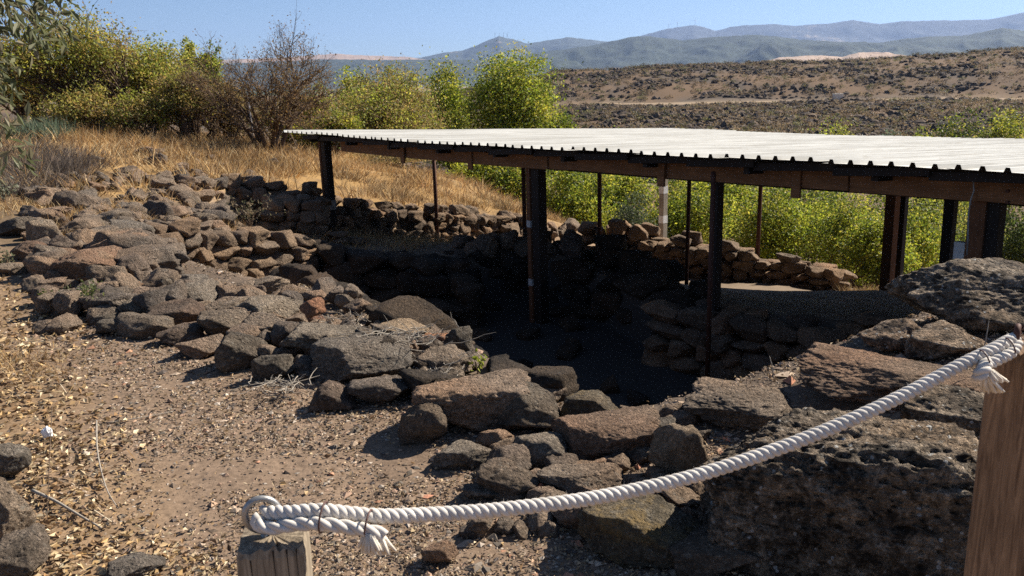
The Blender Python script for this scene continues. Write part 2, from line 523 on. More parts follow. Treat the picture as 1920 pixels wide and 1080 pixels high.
def far_ground(x, y):
    r = np.hypot(x, y)
    az = np.degrees(np.arctan2(x, y))
    cz = np.interp(az, CREST_AZ, CREST_Z)
    z = np.interp(r, [0, 35, 60, 110, 150, 205, 228, 242, 262, 285, 305, 325, 360, 500, 1500, 20000],
                  [-4, -5.2, -7, -7.2, -6.4, -5.4, -4.95, -4.9, 0, 0, 0, 0, -2, -8, -14, -16])
    k = np.interp(r, [242, 262, 285, 305, 325, 345], [0, .42, .72, .9, 1.0, 0.95])
    hill = -4.9 + (cz + 4.9) * k
    z = np.where((r > 242) & (r < 345), hill, z)
    z = np.where((r >= 345) & (r < 500), np.interp(r, [345, 500], [0, 1]) * (-8) + (1 - np.interp(r, [345, 500], [0, 1])) * (-4.9 + (cz + 4.9) * .95), z)
    front = sstep(-75, -60, az) * (1 - sstep(60, 75, az))
    amp = sstep(40, 90, r) * (1 - sstep(380, 600, r))
    road = np.exp(-((r - 232) / 7.0) ** 2)
    z = z + amp * (1 - road) * (1.1 * fbm2(x, y, 0.035, 4, 5) + 0.9 * np.abs(fbm2(x, y, 0.11, 3, 9)))
    return np.where(front > 0, z * front + (1 - front) * 0.0, 0.0)

def ground(x, y):
    x = np.atleast_1d(np.asarray(x, float)); y = np.atleast_1d(np.asarray(y, float))
    r = np.hypot(x, y)
    xc = np.clip(x, -25, 25); yc = np.clip(y, -12, 34)
    z1 = H1(xc, yc); z2 = H2(xc, yc)
    dl = psd(x, y, LOWER)
    z = z1 + (z2 - z1) * (1 - sstep(-0.16, 0.06, dl))
    dp = psd(x, y, PIT)
    fl = -1.66 + 0.03 * fbm2(x, y, 1.5, 3, 3)
    z = z + (fl - z) * (1 - sstep(-0.22, 0.03, dp))
    near = 0.022 * fbm2(x, y, 1.1, 4, 11) + 0.012 * fbm2(x, y, 5.0, 3, 21)
    rough = sstep(-4.5, -7, x) * sstep(8, 12, y)
    z = z + near + 0.07 * rough * fbm2(x, y, 0.9, 3, 31)
    # the left hillside carries on, the right side falls to the valley
    zf = far_ground(x, y)
    b = sstep(30, 52, r)
    return z * (1 - b) + zf * b

def gz(x, y):
    return float(ground([x], [y])[0])

_T = np.geomspace(0.6, 500, 2500)
def hit(px, py, lift=0.0):
    r = rdir(px, py)
    P = CAM[None] + _T[:, None] * r[None]
    d = P[:, 2] - ground(P[:, 0], P[:, 1]) - lift
    i = np.argmax(d < 0)
    if d[i] >= 0: i = len(_T) - 1
    t0, t1 = _T[i - 1], _T[i]
    f = d[i - 1] / (d[i - 1] - d[i] + 1e-12)
    tt = t0 + (t1 - t0) * f
    return CAM + tt * r

GRASS = np.array([(-6.4, 10.6), (-4.9, 12.0), (-5.05, 16.1), (-4.1, 16.55), (-3.35, 17.4), (-1.8, 19.05), (.5, 21.2), (2.2, 23.2), (4.2, 27), (2, 33), (-4, 36), (-16, 36), (-30, 24), (-22, 12)])

def ground_colour(x, y, z):
    r = np.hypot(x, y)
    az = np.degrees(np.arctan2(x, y))
    n1 = fbm2(x, y, 0.9, 4, 41) * .5 + .5
    n2 = fbm2(x, y, 4.0, 4, 43) * .5 + .5
    c = np.array([0.20, 0.14, 0.096])[None] * (0.75 + 0.5 * n1 * n2 + .2 * n2)[:, None]
    left = sstep(.1, -.6, x + .95 + .66 * (y - 2.75) + fbm2(x, y, 1.3, 3, 47) * .5)
    c = c * (1 - left[:, None] * .35) + left[:, None] * .35 * np.array([0.30, 0.19, 0.09])[None]
    g = 1 - sstep(-0.4, 0.5, psd(x, y, GRASS))
    gc = np.array([0.30, 0.185, 0.075])[None] * (0.6 + .8 * n1)[:, None]
    gc = gc * (1 - 0.55 * sstep(.5, .7, n2)[:, None]) + np.array([.09, .07, .055])[None] * .55 * sstep(.5, .7, n2)[:, None]
    c = c * (1 - g[:, None]) + gc * g[:, None]
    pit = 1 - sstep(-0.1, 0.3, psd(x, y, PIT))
    c = c * (1 - pit[:, None]) + np.array([0.05, 0.045, 0.04])[None] * pit[:, None]  # pit soil coloured almost black to deepen the shade under the roof
    dlow = psd(x, y, LOWER)
    ter = (1 - sstep(-0.1, 0.1, dlow)) * (1 - pit) * (r < 21)
    c = c * (1 - ter[:, None]) + (np.array([0.20, 0.15, 0.105])[None] * (.7 + .6 * n2)[:, None]) * ter[:, None]
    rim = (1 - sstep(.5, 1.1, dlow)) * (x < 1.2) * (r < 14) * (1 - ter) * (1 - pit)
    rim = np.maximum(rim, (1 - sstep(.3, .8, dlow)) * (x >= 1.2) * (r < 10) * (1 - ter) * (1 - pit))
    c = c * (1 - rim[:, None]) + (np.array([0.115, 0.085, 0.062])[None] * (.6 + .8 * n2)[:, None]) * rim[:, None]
    fld = sstep(-3.0, -3.6, x) * sstep(8.2, 9.2, y) * (1 - sstep(12.2, 13.2, y)) * (1 - ter)
    c = c * (1 - fld[:, None]) + (np.array([0.14, 0.098, 0.06])[None] * (.6 + .8 * n2)[:, None]) * fld[:, None]
    f = sstep(22, 40, r)
    m1 = fbm2(x, y, 0.06, 5, 51, .6) * .5 + .5
    m2 = fbm2(x, y, 0.4, 4, 53, .6) * .5 + .5
    tan = np.array([0.155, 0.102, 0.062])[None] * (.75 + .5 * m2)[:, None]
    dk = np.array([0.085, 0.066, 0.05])[None] * (.7 + .7 * m2)[:, None]
    k = sstep(.42, .56, m1 + .45 * (m2 - .5))
    fc = tan * (1 - k)[:, None] + dk * k[:, None]
    road = np.exp(-((r - 232 - 3 * np.sin(az * .3)) / 6.0) ** 2)
    fc = fc * (1 - road)[:, None] + np.array([.34, .25, .16])[None] * road[:, None]
    far = sstep(400, 900, r)
    fields = np.where(fbm2(x, y, 0.004, 3, 61)[:, None] > 0.05, np.array([.26, .19, .12])[None], np.array([.07, .085, .04])[None])
    fc = fc * (1 - far)[:, None] + fields * far[:, None]
    return c * (1 - f)[:, None] + fc * f[:, None]

ang = np.radians(np.concatenate([np.arange(-58, 58, 0.36), np.arange(58, 302, 5.0)]))
rad = np.concatenate([[0.02], np.geomspace(0.5, 30, 300), np.geomspace(30.8, 420, 105), np.geomspace(470, 16000, 26)])
nA, nR = len(ang), len(rad)
AA, RR = np.meshgrid(ang, rad)
GX = (np.sin(AA) * RR).ravel(); GY = (np.cos(AA) * RR).ravel()
GZ = ground(GX, GY)
gi = np.arange(nR * nA).reshape(nR, nA)
a_ = gi[:-1]; b_ = gi[1:]
Fq = np.stack([a_, np.roll(a_, -1, 1), np.roll(b_, -1, 1), b_], 2).reshape(-1, 4)[:, ::-1]
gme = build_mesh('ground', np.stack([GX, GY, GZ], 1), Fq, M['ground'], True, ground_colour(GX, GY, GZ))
tag(link('ground', gme), 'dry brown earth path, stony slope and valley floor out to the hills', 'ground', kind='structure')

# ------------------------------------------------------------------ far hills
def hill(name, label, ridge, D, back, green, tan, amp, seed, tan_thr=0.55):
    """a range: its skyline through the listed bearings at distance D, sloping down towards us and away"""
    az = []; el = []
    for a, b in ridge:
        r = rdir(a, b)
        az.append(math.atan2(r[0], r[1])); el.append(r[2] / math.hypot(r[0], r[1]))
    az = np.array(az); el = np.array(el)
    n = 640
    A = np.linspace(az[0], az[-1], n)
    Z = 1.6 + np.interp(A, az, el) * D
    ks = np.concatenate([np.linspace(-1, 0, 60), np.linspace(0.06, 1, 10)])
    V = []
    for k in ks:
        d = D + (k * back if k > 0 else k * D * 0.32)
        prof = (1 - abs(k)) ** 1.15 if k <= 0 else (1 - k) ** 1.3
        x = np.sin(A) * d; y = np.cos(A) * d
        nz = fbm2(x, y, 7.0 / D, 5, seed, .55)
        gl = np.abs(fbm2(x * 1.0, y * .45, 16.0 / D, 4, seed + 3))
        base = -20.0
        w = (1 - prof) * prof * 4
        z = base + (Z - base) * prof + w * amp * D * (nz * 1.0 - gl * .9) + prof * .0009 * D * fbm2(x, y, 90.0 / D, 4, seed + 9, .7)
        V.append(np.stack([x, y, z], 1))
    V = np.array(V)
    m = len(ks)
    gi = np.arange(m * n).reshape(m, n)
    Fq = np.stack([gi[:-1, :-1], gi[:-1, 1:], gi[1:, 1:], gi[1:, :-1]], 2).reshape(-1, 4)
    P = V.reshape(-1, 3)
    t1 = fbm2(P[:, 0], P[:, 1], 10.0 / D, 5, seed + 5, .6) * .5 + .5
    t2 = fbm2(P[:, 0], P[:, 1], 110.0 / D, 5, seed + 6, .75) * .5 + .5
    k = sstep(tan_thr, tan_thr + .1, t1 * .75 + t2 * .25)[:, None]
    c = np.array(green)[None] * (.1 + 1.8 * t2)[:, None] * (1 - k) + np.array(tan)[None] * (.8 + .4 * t2)[:, None] * k
    me = build_mesh(name, P, Fq, M['hill'], True, c)
    return tag(link(name, me), label, 'hills', kind='structure')

hill('mountain', 'far blue mountain range along the right skyline',
     [(1100, 95), (1160, 82), (1205, 66), (1250, 54), (1300, 47), (1320, 51), (1342, 58), (1370, 51), (1400, 47), (1440, 45), (1490, 48), (1560, 43), (1600, 38), (1650, 45), (1690, 40), (1750, 38), (1800, 38), (1850, 37), (1890, 30), (1920, 23), (2050, 5), (2300, 20), (2700, 60)],
     9000, 2500, (.055, .06, .06), (.30, .24, .17), .018, 101, .62)
hill('mountain_peak', 'pointed blue mountain with masts on its top',
     [(560, 128), (700, 116), (790, 108), (835, 98), (868, 95), (900, 82), (935, 67), (960, 73), (990, 82), (1030, 75), (1065, 69), (1100, 74), (1140, 78), (1220, 92), (1330, 110)],
     7000, 2000, (.055, .066, .055), (.30, .20, .13), .018, 131, .64)
hill('tan_ridge', 'low pale tan ridge on the left skyline',
     [(100, 118), (300, 112), (430, 112), (520, 109), (560, 106), (600, 103), (628, 100), (660, 103), (720, 105), (770, 107), (800, 112), (900, 125)],
     6000, 1500, (.20, .15, .10), (.33, .23, .16), .01, 151, .4)
hill('forest_hill', 'grey green wooded hills below the far mountains',
     [(940, 118), (1000, 99), (1060, 92), (1110, 85), (1150, 76), (1185, 69), (1210, 67), (1250, 72), (1280, 76), (1330, 70), (1410, 65), (1450, 68), (1500, 74), (1560, 78), (1650, 80), (1700, 73), (1740, 68), (1800, 68), (1850, 58), (1880, 52), (1920, 58), (2050, 62), (2300, 50), (2700, 80)],
     4200, 1500, (.042, .052, .036), (.22, .17, .11), .022, 171, .68)
hill('wooded_ridge', 'low dark wooded ridge behind the left trees',
     [(-200, 122), (200, 120), (400, 120), (500, 116), (600, 111), (700, 112), (780, 112), (900, 112), (1000, 112), (1100, 116), (1250, 128)],
     4600, 1200, (.042, .052, .038), (.2, .16, .1), .012, 191, .75)
hill('pale_field', 'pale bare field on a low rise beyond the lava',
     [(1380, 126), (1420, 118), (1460, 108), (1520, 104), (1580, 107), (1610, 98), (1660, 98), (1720, 108), (1800, 118)],
     2000, 500, (.34, .24, .17), (.40, .29, .21), .006, 211, .4)

# haze
hz = MB()
hz.box((0, 0, 440), (15500, 15500, 470))
tz = NT('haze_air')
pv = tz.new('ShaderNodeVolumePrincipled')
pv.inputs['Color'].default_value = (0.42, 0.60, 1.0, 1)
pv.inputs['Density'].default_value = 6.5e-5
pv.inputs['Anisotropy'].default_value = 0.25
tz.link(pv.outputs[0], tz.out.inputs['Volume'])
tag(link('haze', hz.mesh('haze', tz.m)), 'thin blue haze filling the air out to the mountains', 'haze', kind='stuff')

# ------------------------------------------------------------------ rocks
_ico = {}
def ico(sub):
    if sub not in _ico:
        bm = bmesh.new()
        bmesh.ops.create_icosphere(bm, subdivisions=sub, radius=1.0)
        bm.verts.ensure_lookup_table()
        V = np.array([v.co[:] for v in bm.verts])
        V /= np.linalg.norm(V, axis=1)[:, None]
        F = np.array([[v.index for v in f.verts] for f in bm.faces])
        bm.free()
        _ico[sub] = (V, F)
    return _ico[sub]

def rock_verts(seed, sub, p=2.6, cuts=5, rough=0.10, fine=0.03, cutlo=.55, cuthi=.9, pits=0.0, kk=0.03):
    rng = np.random.default_rng(seed)
    D, F = ico(sub)
    q = rng.normal(size=4); q /= np.linalg.norm(q)
    r = 1.0 / (np.abs(D) ** p).sum(1) ** (1 / p)
    for _ in range(cuts):
        n = rng.normal(size=3); n /= np.linalg.norm(n)
        d = rng.uniform(cutlo, max(cuthi, cutlo + .12))
        dn = D @ n
        rc = np.where(dn > 1e-3, d / np.maximum(dn, 1e-3), 9)
        # soft minimum keeps worn edges
        hh = np.clip(.5 + .5 * (rc - r) / kk, 0, 1)
        r = rc * (1 - hh) + r * hh - kk * hh * (1 - hh)
    V = D * r[:, None]
    o = rng.uniform(-50, 50, 3)
    nz = rough * 1.5 * fbm(V * 1.4 + o, 3, seed) + fine * 2.0 * fbm(V * 5 + o, 4, seed + 5, .62)
    if sub >= 5:
        nz = nz + fine * 1.1 * fbm(V * 20 + o, 3, seed + 8, .7)
    if pits:
        c = fbm(V * 13 + o, 2, seed + 11)
        nz = nz - pits * sstep(.15, .5, c)
    V = V * (1 + nz)[:, None]
    V = V / np.abs(V).max(0)[None]
    return V, F

STONES = []
for i in range(20):
    V, F = rock_verts(900 + i, 4, 14.0, 13, .07, .04, .72, 1.18, kk=.02)
    STONES.append(build_mesh('stone', V, F, M['masonry'], True))
STONES_SHADE = []
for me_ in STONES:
    c_ = me_.copy(); c_.name = 'stone'; c_.materials.clear(); c_.materials.append(M['pit_shade_rock']); STONES_SHADE.append(c_)  # same stones in the shade-darkened colour, for pit walls and floor
BLOCKS = []
for i in range(10):
    V, F = rock_verts(960 + i, 4, 8.0, 16, .10, .05, .55, 1.0, kk=.02)
    BLOCKS.append(build_mesh('rubble_rock', V, F, M['rock'], True))

HAND = []
_STOP = (' at ', ' beside', ' in ', ' on ', ' below', ' behind', ' before', ' with ', ' lying', ' among', ' right of', ' left of', ' leaning', ' of ', ' under', ' standing', ' casting', ' between', ' strewn', ' directly', ' sloping', ' covered', ',')
def short(label):
    k = min([label.find(w) for w in _STOP if label.find(w) > 0] + [len(label)])
    return label[:k]

def rock(label, cx, cy, w, h, mat='rock', seed=None, p=2.8, cuts=5, rough=.1, lift=0.0, group=None, cat='rock', dep=.42, name='rock', sub=None, yaw=0.0, pits=0.0, basey=None, cutlo=.55, minh=.336):
    by = (cy + h * .45) if basey is None else basey
    G = hit(cx, by, lift)
    d = depth_of(G)
    s = d / F_PX
    w *= 1.13; h *= 1.1
    if cutlo < .85: cuts += 8; p = max(p * 1.5, 5.0); cutlo = max(cutlo, .62)
    a = w * s / 2
    b = a * 2 * dep
    view = G - CAM
    hor = np.array([view[0], view[1], 0.0]); hl = np.linalg.norm(hor); hor /= hl
    dp = math.atan2(-view[2], hl)
    H = (h * s - 2 * b * math.sin(dp) * .75) / math.cos(dp)
    H = max(H, minh * w * s, 0.03)
    c = H / 2 * 1.18
    cen = G + hor * b * .8
    cz = G[2] + H - c
    if sub is None:
        sub = 6 if w > 170 else 5 if w > 75 else 4 if w > 36 else 3
    seed = int(cx * 7 + cy * 13) if seed is None else seed
    V, F = rock_verts(seed, sub, p, cuts, rough, .035, cutlo, pits=pits)
    V = V * np.array([a, b, c])[None]
    th = math.atan2(-hor[0], hor[1]) + yaw
    R = np.array([[math.cos(th), -math.sin(th), 0], [math.sin(th), math.cos(th), 0], [0, 0, 1]])
    V = V @ R.T
    me = build_mesh(name, V, F, M[mat], True)
    o = link(name, me, None, (cen[0], cen[1], cz))
    tag(o, label, cat, group)
    HAND.append((short(label), cx, cy, h))
    return o

# left row, back to front -------------------------------------------------
rock('dark rounded lava rock at the left edge, back end of the stone row', 34, 428, 76, 40, 'rock_dark')
rock('pale pointed lava rock leaning beside the dark rounded one at far left', 80, 437, 66, 50, 'rock_grey', cuts=7)
rock('flat brown slab in the back of the left stone row by dry grass', 163, 431, 80, 26, 'rock')
rock('long smooth grey slab before the rubble, top of the left stone row', 242, 434, 84, 28, 'rock_grey', p=3.5, cuts=3)
rock('wide dark slab below the long smooth grey slab', 190, 457, 104, 30, 'rock')
rock('small brown block between slabs near the left edge', 126, 462, 44, 24, 'rock_brown')
rock('flat topped brown block at the left end of the stone row', 63, 471, 82, 40, 'rock_brown', p=3.6)
rock('wide brown slab in front of the flat topped block', 118, 490, 96, 34, 'rock_brown')
rock('thin grey slab lying flat behind the big path side slabs', 224, 478, 134, 28, 'rock')
rock('largest brown slab of the left row, flat and cracked', 172, 516, 160, 44, 'rock_brown', p=3.2, cuts=4)
rock('broad grey brown slab right of the largest brown slab', 270, 503, 150, 44, 'rock', p=3.2, cuts=4)
rock('low half buried rock at left edge above the path', 20, 505, 54, 28, 'rock')
rock('dark reddish rock behind the green weed', 222, 546, 96, 48, 'rock_brown')
rock('upright narrow dark rock among the path side slabs', 314, 541, 36, 50, 'rock_dark', p=3.5)
rock('grey rounded rock left of the upright narrow one', 268, 541, 64, 44, 'rock_grey')
rock('flat grey rock right of the upright narrow one', 354, 529, 70, 34, 'rock_grey')
rock('sloping grey rock at the foot of the sunlit wall corner', 372, 558, 100, 58, 'rock_grey')
rock('flat pale rounded rock below the round reddish wall stone', 497, 537, 86, 36, 'rock_grey')
rock('long low slab under the flat pale rounded rock', 455, 560, 108, 44, 'rock')
rock('large humped grey rock on the near rim left of the red stones', 497, 582, 134, 66, 'rock_grey', cuts=4)
rock('wide rock with dark shaded front face beside the path', 347, 592, 120, 56, 'rock_brown', p=3.4)
rock('smooth light grey rock right of the green weed', 262, 580, 86, 50, 'rock_grey', cuts=3)
rock('small blackish rock beside the green weed on the path', 196, 601, 52, 26, 'rock_dark')
rock('blackish low rock under the smooth light grey rock', 228, 612, 78, 38, 'rock_dark')
rock('dark pointed rock at path edge left of the brown block', 273, 612, 70, 40, 'rock_dark', cuts=7)
rock('brown angular block at the path edge under the wide rock', 343, 627, 86, 44, 'rock_brown', cuts=7)
rock('grey leaning rock right of the brown angular block', 420, 610, 90, 60, 'rock')
rock('big tilted rock with dry twigs on top behind the dark cube', 492, 622, 108, 68, 'rock')
rock('flat slab lying at path edge before the dark cube', 382, 655, 90, 40, 'rock')
rock('dark cube shaped rock with flat top at the path edge', 457, 660, 92, 78, 'rock_dark', p=4, cuts=3)
rock('rounded dark rock right of the dark cube, twigs in front', 520, 688, 82, 62, 'rock_dark')
rock('small red brown stone on top of the orange block', 588, 577, 46, 34, 'rock_red', lift=.18)
rock('orange brown block at the pit edge under a red stone', 582, 600, 58, 38, 'rock_red')
rock('big pitted grey rock with twigs behind on the near rim', 617, 645, 166, 72, 'rock_grey')
rock('big dark grey rock lying across the near rim', 682, 690, 176, 76, 'rock_grey', cuts=4)
rock('brown rubble mound strewn with dry twigs on the pit rim', 748, 630, 116, 58, 'rock_sand', rough=.14)
rock('pale orange stone beside the bright orange stone at pit rim', 806, 641, 40, 34, 'rock_red')
rock('bright orange stone lying on the pit rim', 833, 640, 56, 34, 'rock_red', cuts=7)
rock('dark block standing at the pit edge behind the orange stone', 862, 645, 54, 62, 'rock_dark', p=3.6)
rock('rounded brown rock on rim left of the yellow green sprout', 832, 684, 104, 62, 'rock')
rock('small round dark boulder casting a shadow on the path', 622, 746, 86, 60, 'rock_brown', cuts=2)
rock('low slab with sunlit top behind the large rectangular block', 725, 738, 128, 54, 'rock', p=3.8, cuts=4)
rock('large rectangular block with flat lit top and dark front', 888, 757, 208, 122, 'rock', p=5, cuts=3, rough=.06, dep=.4, cutlo=.75)
rock('black shaded boulder leaning against the rectangular block', 792, 800, 92, 88, 'rock_dark', cuts=4)
rock('smooth dark grey boulder right of the rectangular block', 990, 770, 150, 108, 'rock_dark', cuts=4)
rock('small rock behind the smooth dark grey boulder', 1030, 742, 60, 40, 'rock')
rock('tan lichen covered rounded rock at the pit edge', 1114, 768, 116, 68, 'rock_moss', cuts=4)
rock('low wedge shaped grey rock in front of the boulders by the path', 873, 858, 118, 68, 'rock_grey', cuts=6)
rock('light grey pointed rock standing before the big brown block', 1014, 843, 120, 82, 'rock_grey', p=3, cuts=7)
rock('big flat brown block below the tan lichen rock', 1128, 828, 206, 104, 'rock_brown', p=4.2, cuts=4, cutlo=.7)
rock('black shaded rock under the light grey pointed rock', 957, 908, 116, 84, 'rock_dark')
rock('pitted brown rock directly above the rope, right of black rock', 1086, 906, 154, 92, 'rock', cuts=4)
rock('brown rock below the rope under the pitted brown rock', 1095, 968, 120, 84, 'rock_brown')
rock('yellow lichen covered rock below the rope near the bottom', 1196, 1008, 226, 150, 'rock_moss', p=2.6, cuts=4)
rock('reddish clod of earth and stone on the path near the bottom', 827, 1040, 66, 60, 'rock_brown', rough=.18)
rock('sandy sunlit rock left of the giant boulder, behind the rope', 1268, 856, 112, 124, 'rock_sand', p=3.4)
rock('small black rock at the pit edge behind the sandy rock', 1236, 806, 62, 50, 'rock_dark')
# right hand boulders
rock('massive black rock at the right under the roof edge', 1830, 556, 330, 150, 'boulder', p=2.8, cuts=5, dep=.38, lift=0.02, pits=.03)
rock('dark rock behind the reddish boulder, left of two at right', 1682, 630, 138, 78, 'boulder', cuts=5)
rock('dark block with lit right end beside the rope at right', 1766, 646, 146, 78, 'boulder', p=3.4, cuts=5)
rock('tan flat topped boulder at the pit edge left of reddish boulder', 1395, 768, 236, 104, 'rock', cuts=4, dep=.45, minh=.25, pits=.03)
rock('reddish flat boulder sloping up above the giant boulder', 1645, 716, 330, 106, 'rock_brown', p=3.2, cuts=5, dep=.36, minh=.18, pits=.03)
rock('brown mossy ledge rock between giant boulder and right post', 1800, 800, 210, 150, 'boulder', p=3.6, cuts=5, pits=.03)
rock('giant black and grey lichen spotted boulder behind the rope at right', 1572, 925, 530, 356, 'boulder', seed=4242, p=5.5, cuts=1, rough=.13, dep=.32, sub=7, pits=.07, name='boulder', cat='boulder', basey=1105, cutlo=.92)
rock('dark shaded rock under the giant boulder at the bottom edge', 1330, 1050, 190, 110, 'rock_dark')
# left corner boulders
rock('pitted grey boulder at left edge, topmost of the corner rocks', 14, 866, 84, 84, 'rock_grey', pits=.05)
rock('pitted grey boulder at left edge, middle of the corner rocks', 18, 978, 104, 140, 'rock_grey', pits=.05)
rock('brown grey boulder in the bottom left corner', 40, 1056, 110, 100, 'rock', pits=.04)
rock('half buried grey stone in dry leaves at the bottom', 262, 1062, 96, 62, 'rock_grey', pits=.03)

# loose rocks in the grass field on the left: one source, individual copies
def scatter_rocks(n, region, label, group, lo, hi, mats=None, avoid=None, seed=1, near=None, name='loose_rock', refs=None, lift=0.0):
    rng = random.Random(seed)
    k = 0; tries = 0
    while k < n and tries < n * 60:
        tries += 1
        px = rng.uniform(region[0], region[2]); py = rng.uniform(region[1], region[3])
        if avoid and avoid(px, py): continue
        G = hit(px, py)
        s = rng.uniform(lo, hi) * (1 if rng.random() < .8 else 1.35)
        o = link(name, rng.choice(STONES_SHADE if name == 'pit_stone' else BLOCKS), None, (G[0], G[1], G[2] + s * .22 + lift))
        o.scale = (s * rng.uniform(.8, 1.25), s * rng.uniform(.7, 1.0), s * rng.uniform(.45, .75))
        o.rotation_euler = (rng.uniform(-.3, .3), rng.uniform(-.3, .3), rng.uniform(0, 6.28))
        if near:
            nm, hx, hy, hh_ = min(refs or HAND, key=lambda q: (q[1] - px) ** 2 + 2.2 * (q[2] - py) ** 2)
            dx_, dy_ = px - hx, py - hy
            where = ('right of' if dx_ > 0 else 'left of') if abs(dx_) > 1.3 * abs(dy_) else ('in front of' if dy_ > 0 else 'behind')
            size = 'tiny' if s < lo + (hi - lo) * .33 else 'small' if s < lo + (hi - lo) * .7 else 'bigger' if hi < .12 else 'large'
            shape = 'flat' if o.scale[2] < o.scale[0] * .55 else 'chunky' if o.scale[1] > o.scale[0] * .9 else 'long'
            lab = f'{size} {shape} {near} {where} the {nm}'
        else:
            lab = label
        tag(o, lab, 'rock', group)
        k += 1

scatter_rocks(130, (60, 338, 430, 425), 'small brown lava rock lying in dry grass behind the left stone row', 'loose rocks in the grass at left', .09, .19, seed=3, near='lava rock in dry grass')
scatter_rocks(46, (90, 465, 330, 600), '', 'upper rubble of the left stone row', .10, .19, seed=15, near='rough rubble stone', name='rubble_stone', lift=.07)
scatter_rocks(34, (420, 560, 800, 690), '', 'upper rubble of the near rim', .07, .13, seed=16, near='rough rubble stone', name='rubble_stone', lift=.06)
scatter_rocks(70, (240, 392, 425, 470), '', 'rubble behind the sunlit wall', .09, .2, seed=14, near='rubble stone', name='rubble_stone', refs=[('long smooth grey slab', 242, 434, 20), ('sunlit wall left end', 330, 432, 20), ('thistle stalks', 470, 415, 20), ('broken stone pier', 520, 400, 20), ('sunlit wall middle', 430, 445, 20), ('grass slope foot', 300, 385, 20), ('retaining wall end', 395, 372, 20), ('broad slab', 270, 490, 20)])
scatter_rocks(48, (80, 285, 560, 350), 'dark lava rock half hidden in the orange grass slope', 'rocks on the grass slope', .10, .22, seed=4, near='dark rock in orange grass', refs=[('spiky weed patch', 75, 262, 40), ('big olive brown tree', 130, 255, 40), ('second tree from left', 265, 270, 40), ('brown leaved shrub tree', 345, 275, 40), ('pale leaning pole', 475, 278, 40), ('left roof corner', 560, 262, 40), ('retaining wall top', 450, 350, 40), ('first stone row', 160, 430, 40)])
scatter_rocks(90, (60, 430, 560, 625), 'small filler stone wedged between the path side slabs', 'filler stones in the rim', .07, .15, seed=5, avoid=lambda a, b: 320 < a < 570 and b < 545, near='filler stone', name='filler_stone')
scatter_rocks(60, (540, 600, 900, 740), 'small filler stone between the rim boulders', 'small stones on the near rim', .05, .11, seed=6, near='rim stone', name='filler_stone')
scatter_rocks(60, (880, 770, 1310, 1010), 'small stone caught between the boulders near the rope', 'small stones by the rope', .04, .10, seed=8, near='loose stone', name='filler_stone')

# ------------------------------------------------------------------ dry stone walls
def wall(label, base, tops, cw, chh, depth=.3, seed=1, rows=1, ragged=.25, group=None, facing=1, name='dry_stone_wall', cat='stone wall', batter=0.06, mat=None, jit=.05):
    """base: polyline (x,y,z of its foot); tops: crest height at each point; stones in rough courses"""
    rng = random.Random(seed)
    base = np.array(base, float); tops = np.array(tops, float)
    seg = np.hypot(np.diff(base[:, 0]), np.diff(base[:, 1]))
    S = np.concatenate([[0], np.cumsum(seg)])
    L = S[-1]
    root = empty(name, base[0], label, cat, group)
    f = lambda s, k: np.interp(s, S, base[:, k])
    for row in range(rows):
        zmin = base[:, 2].min(); zmax = tops.max()
        z = -0.06
        ci = 0
        while z < (tops - base[:, 2]).max() + .02:
            ch = rng.uniform(*chh)
            s = -rng.uniform(0, cw[1] * .5)
            while s < L:
                w = rng.uniform(*cw) * (1.15 if rng.random() < .2 else 1)
                sc = min(max(s + w / 2, 0), L)
                zb = f(sc, 2) + z
                tp = np.interp(sc, S, tops)
                top_here = tp + rng.uniform(-ragged, ragged) * ch
                if zb + ch * .5 < top_here and rng.random() > .02:
                    e = 0.05
                    tx, ty = f(min(sc + e, L), 0) - f(max(sc - e, 0), 0), f(min(sc + e, L), 1) - f(max(sc - e, 0), 1)
                    th = math.atan2(ty, tx)
                    nx, ny = math.sin(th) * facing, -math.cos(th) * facing
                    off = -row * depth * .85 - batter * (zb - f(sc, 2)) + rng.uniform(-jit, jit) * .7
                    hh = ch * rng.uniform(.85, 1.25)
                    dd = depth * rng.uniform(.85, 1.15)
                    px_, py_ = f(sc, 0) + nx * off, f(sc, 1) + ny * off
                    o = link('stone', rng.choice(STONES_SHADE if mat == 'dark' else STONES if rng.random() < .9 else BLOCKS), root)
                    o.location = (px_ - root.location.x, py_ - root.location.y, zb + ch * .5 - root.location.z)
                    o.scale = (w * .55, dd * .55, hh * .57)
                    o.rotation_euler = (rng.uniform(-.06, .06), rng.uniform(-.07, .07), th + rng.uniform(-.09, .09))
                s += w * .98
            z += ch * .93
            ci += 1
    return root

def bp(px, py, Y):
    p = at_y(px, py, Y)
    return p

def foot(x, y, dz=0.0):
    return (x, y, gz(x, y) + dz)

# sunlit corner wall between the path side slabs and the room
wall('sunlit dry stone wall of rounded brown stones at the pit corner, left of the shadow',
     [(-4.0, 10.15, -1.05), (-3.6, 10.75, -1.15), (-3.2, 11.3, -1.2), (-2.78, 11.95, -1.4)], [.03, -.1, -.26, -.45],
     (.2, .42), (.14, .22), .34, 11, rows=2, facing=1)
# shaded wall running right from its corner
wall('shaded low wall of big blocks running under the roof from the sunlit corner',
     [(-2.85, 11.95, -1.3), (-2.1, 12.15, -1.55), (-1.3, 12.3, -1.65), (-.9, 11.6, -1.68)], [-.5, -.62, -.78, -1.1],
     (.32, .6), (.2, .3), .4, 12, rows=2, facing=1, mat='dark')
wall('left pit face of stones darkened for shade below the near rim',
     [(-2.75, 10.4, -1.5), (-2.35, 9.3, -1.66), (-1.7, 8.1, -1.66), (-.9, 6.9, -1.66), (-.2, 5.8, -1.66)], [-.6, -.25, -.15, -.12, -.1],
     (.3, .5), (.2, .3), .3, 13, rows=1, facing=-1, mat='dark')
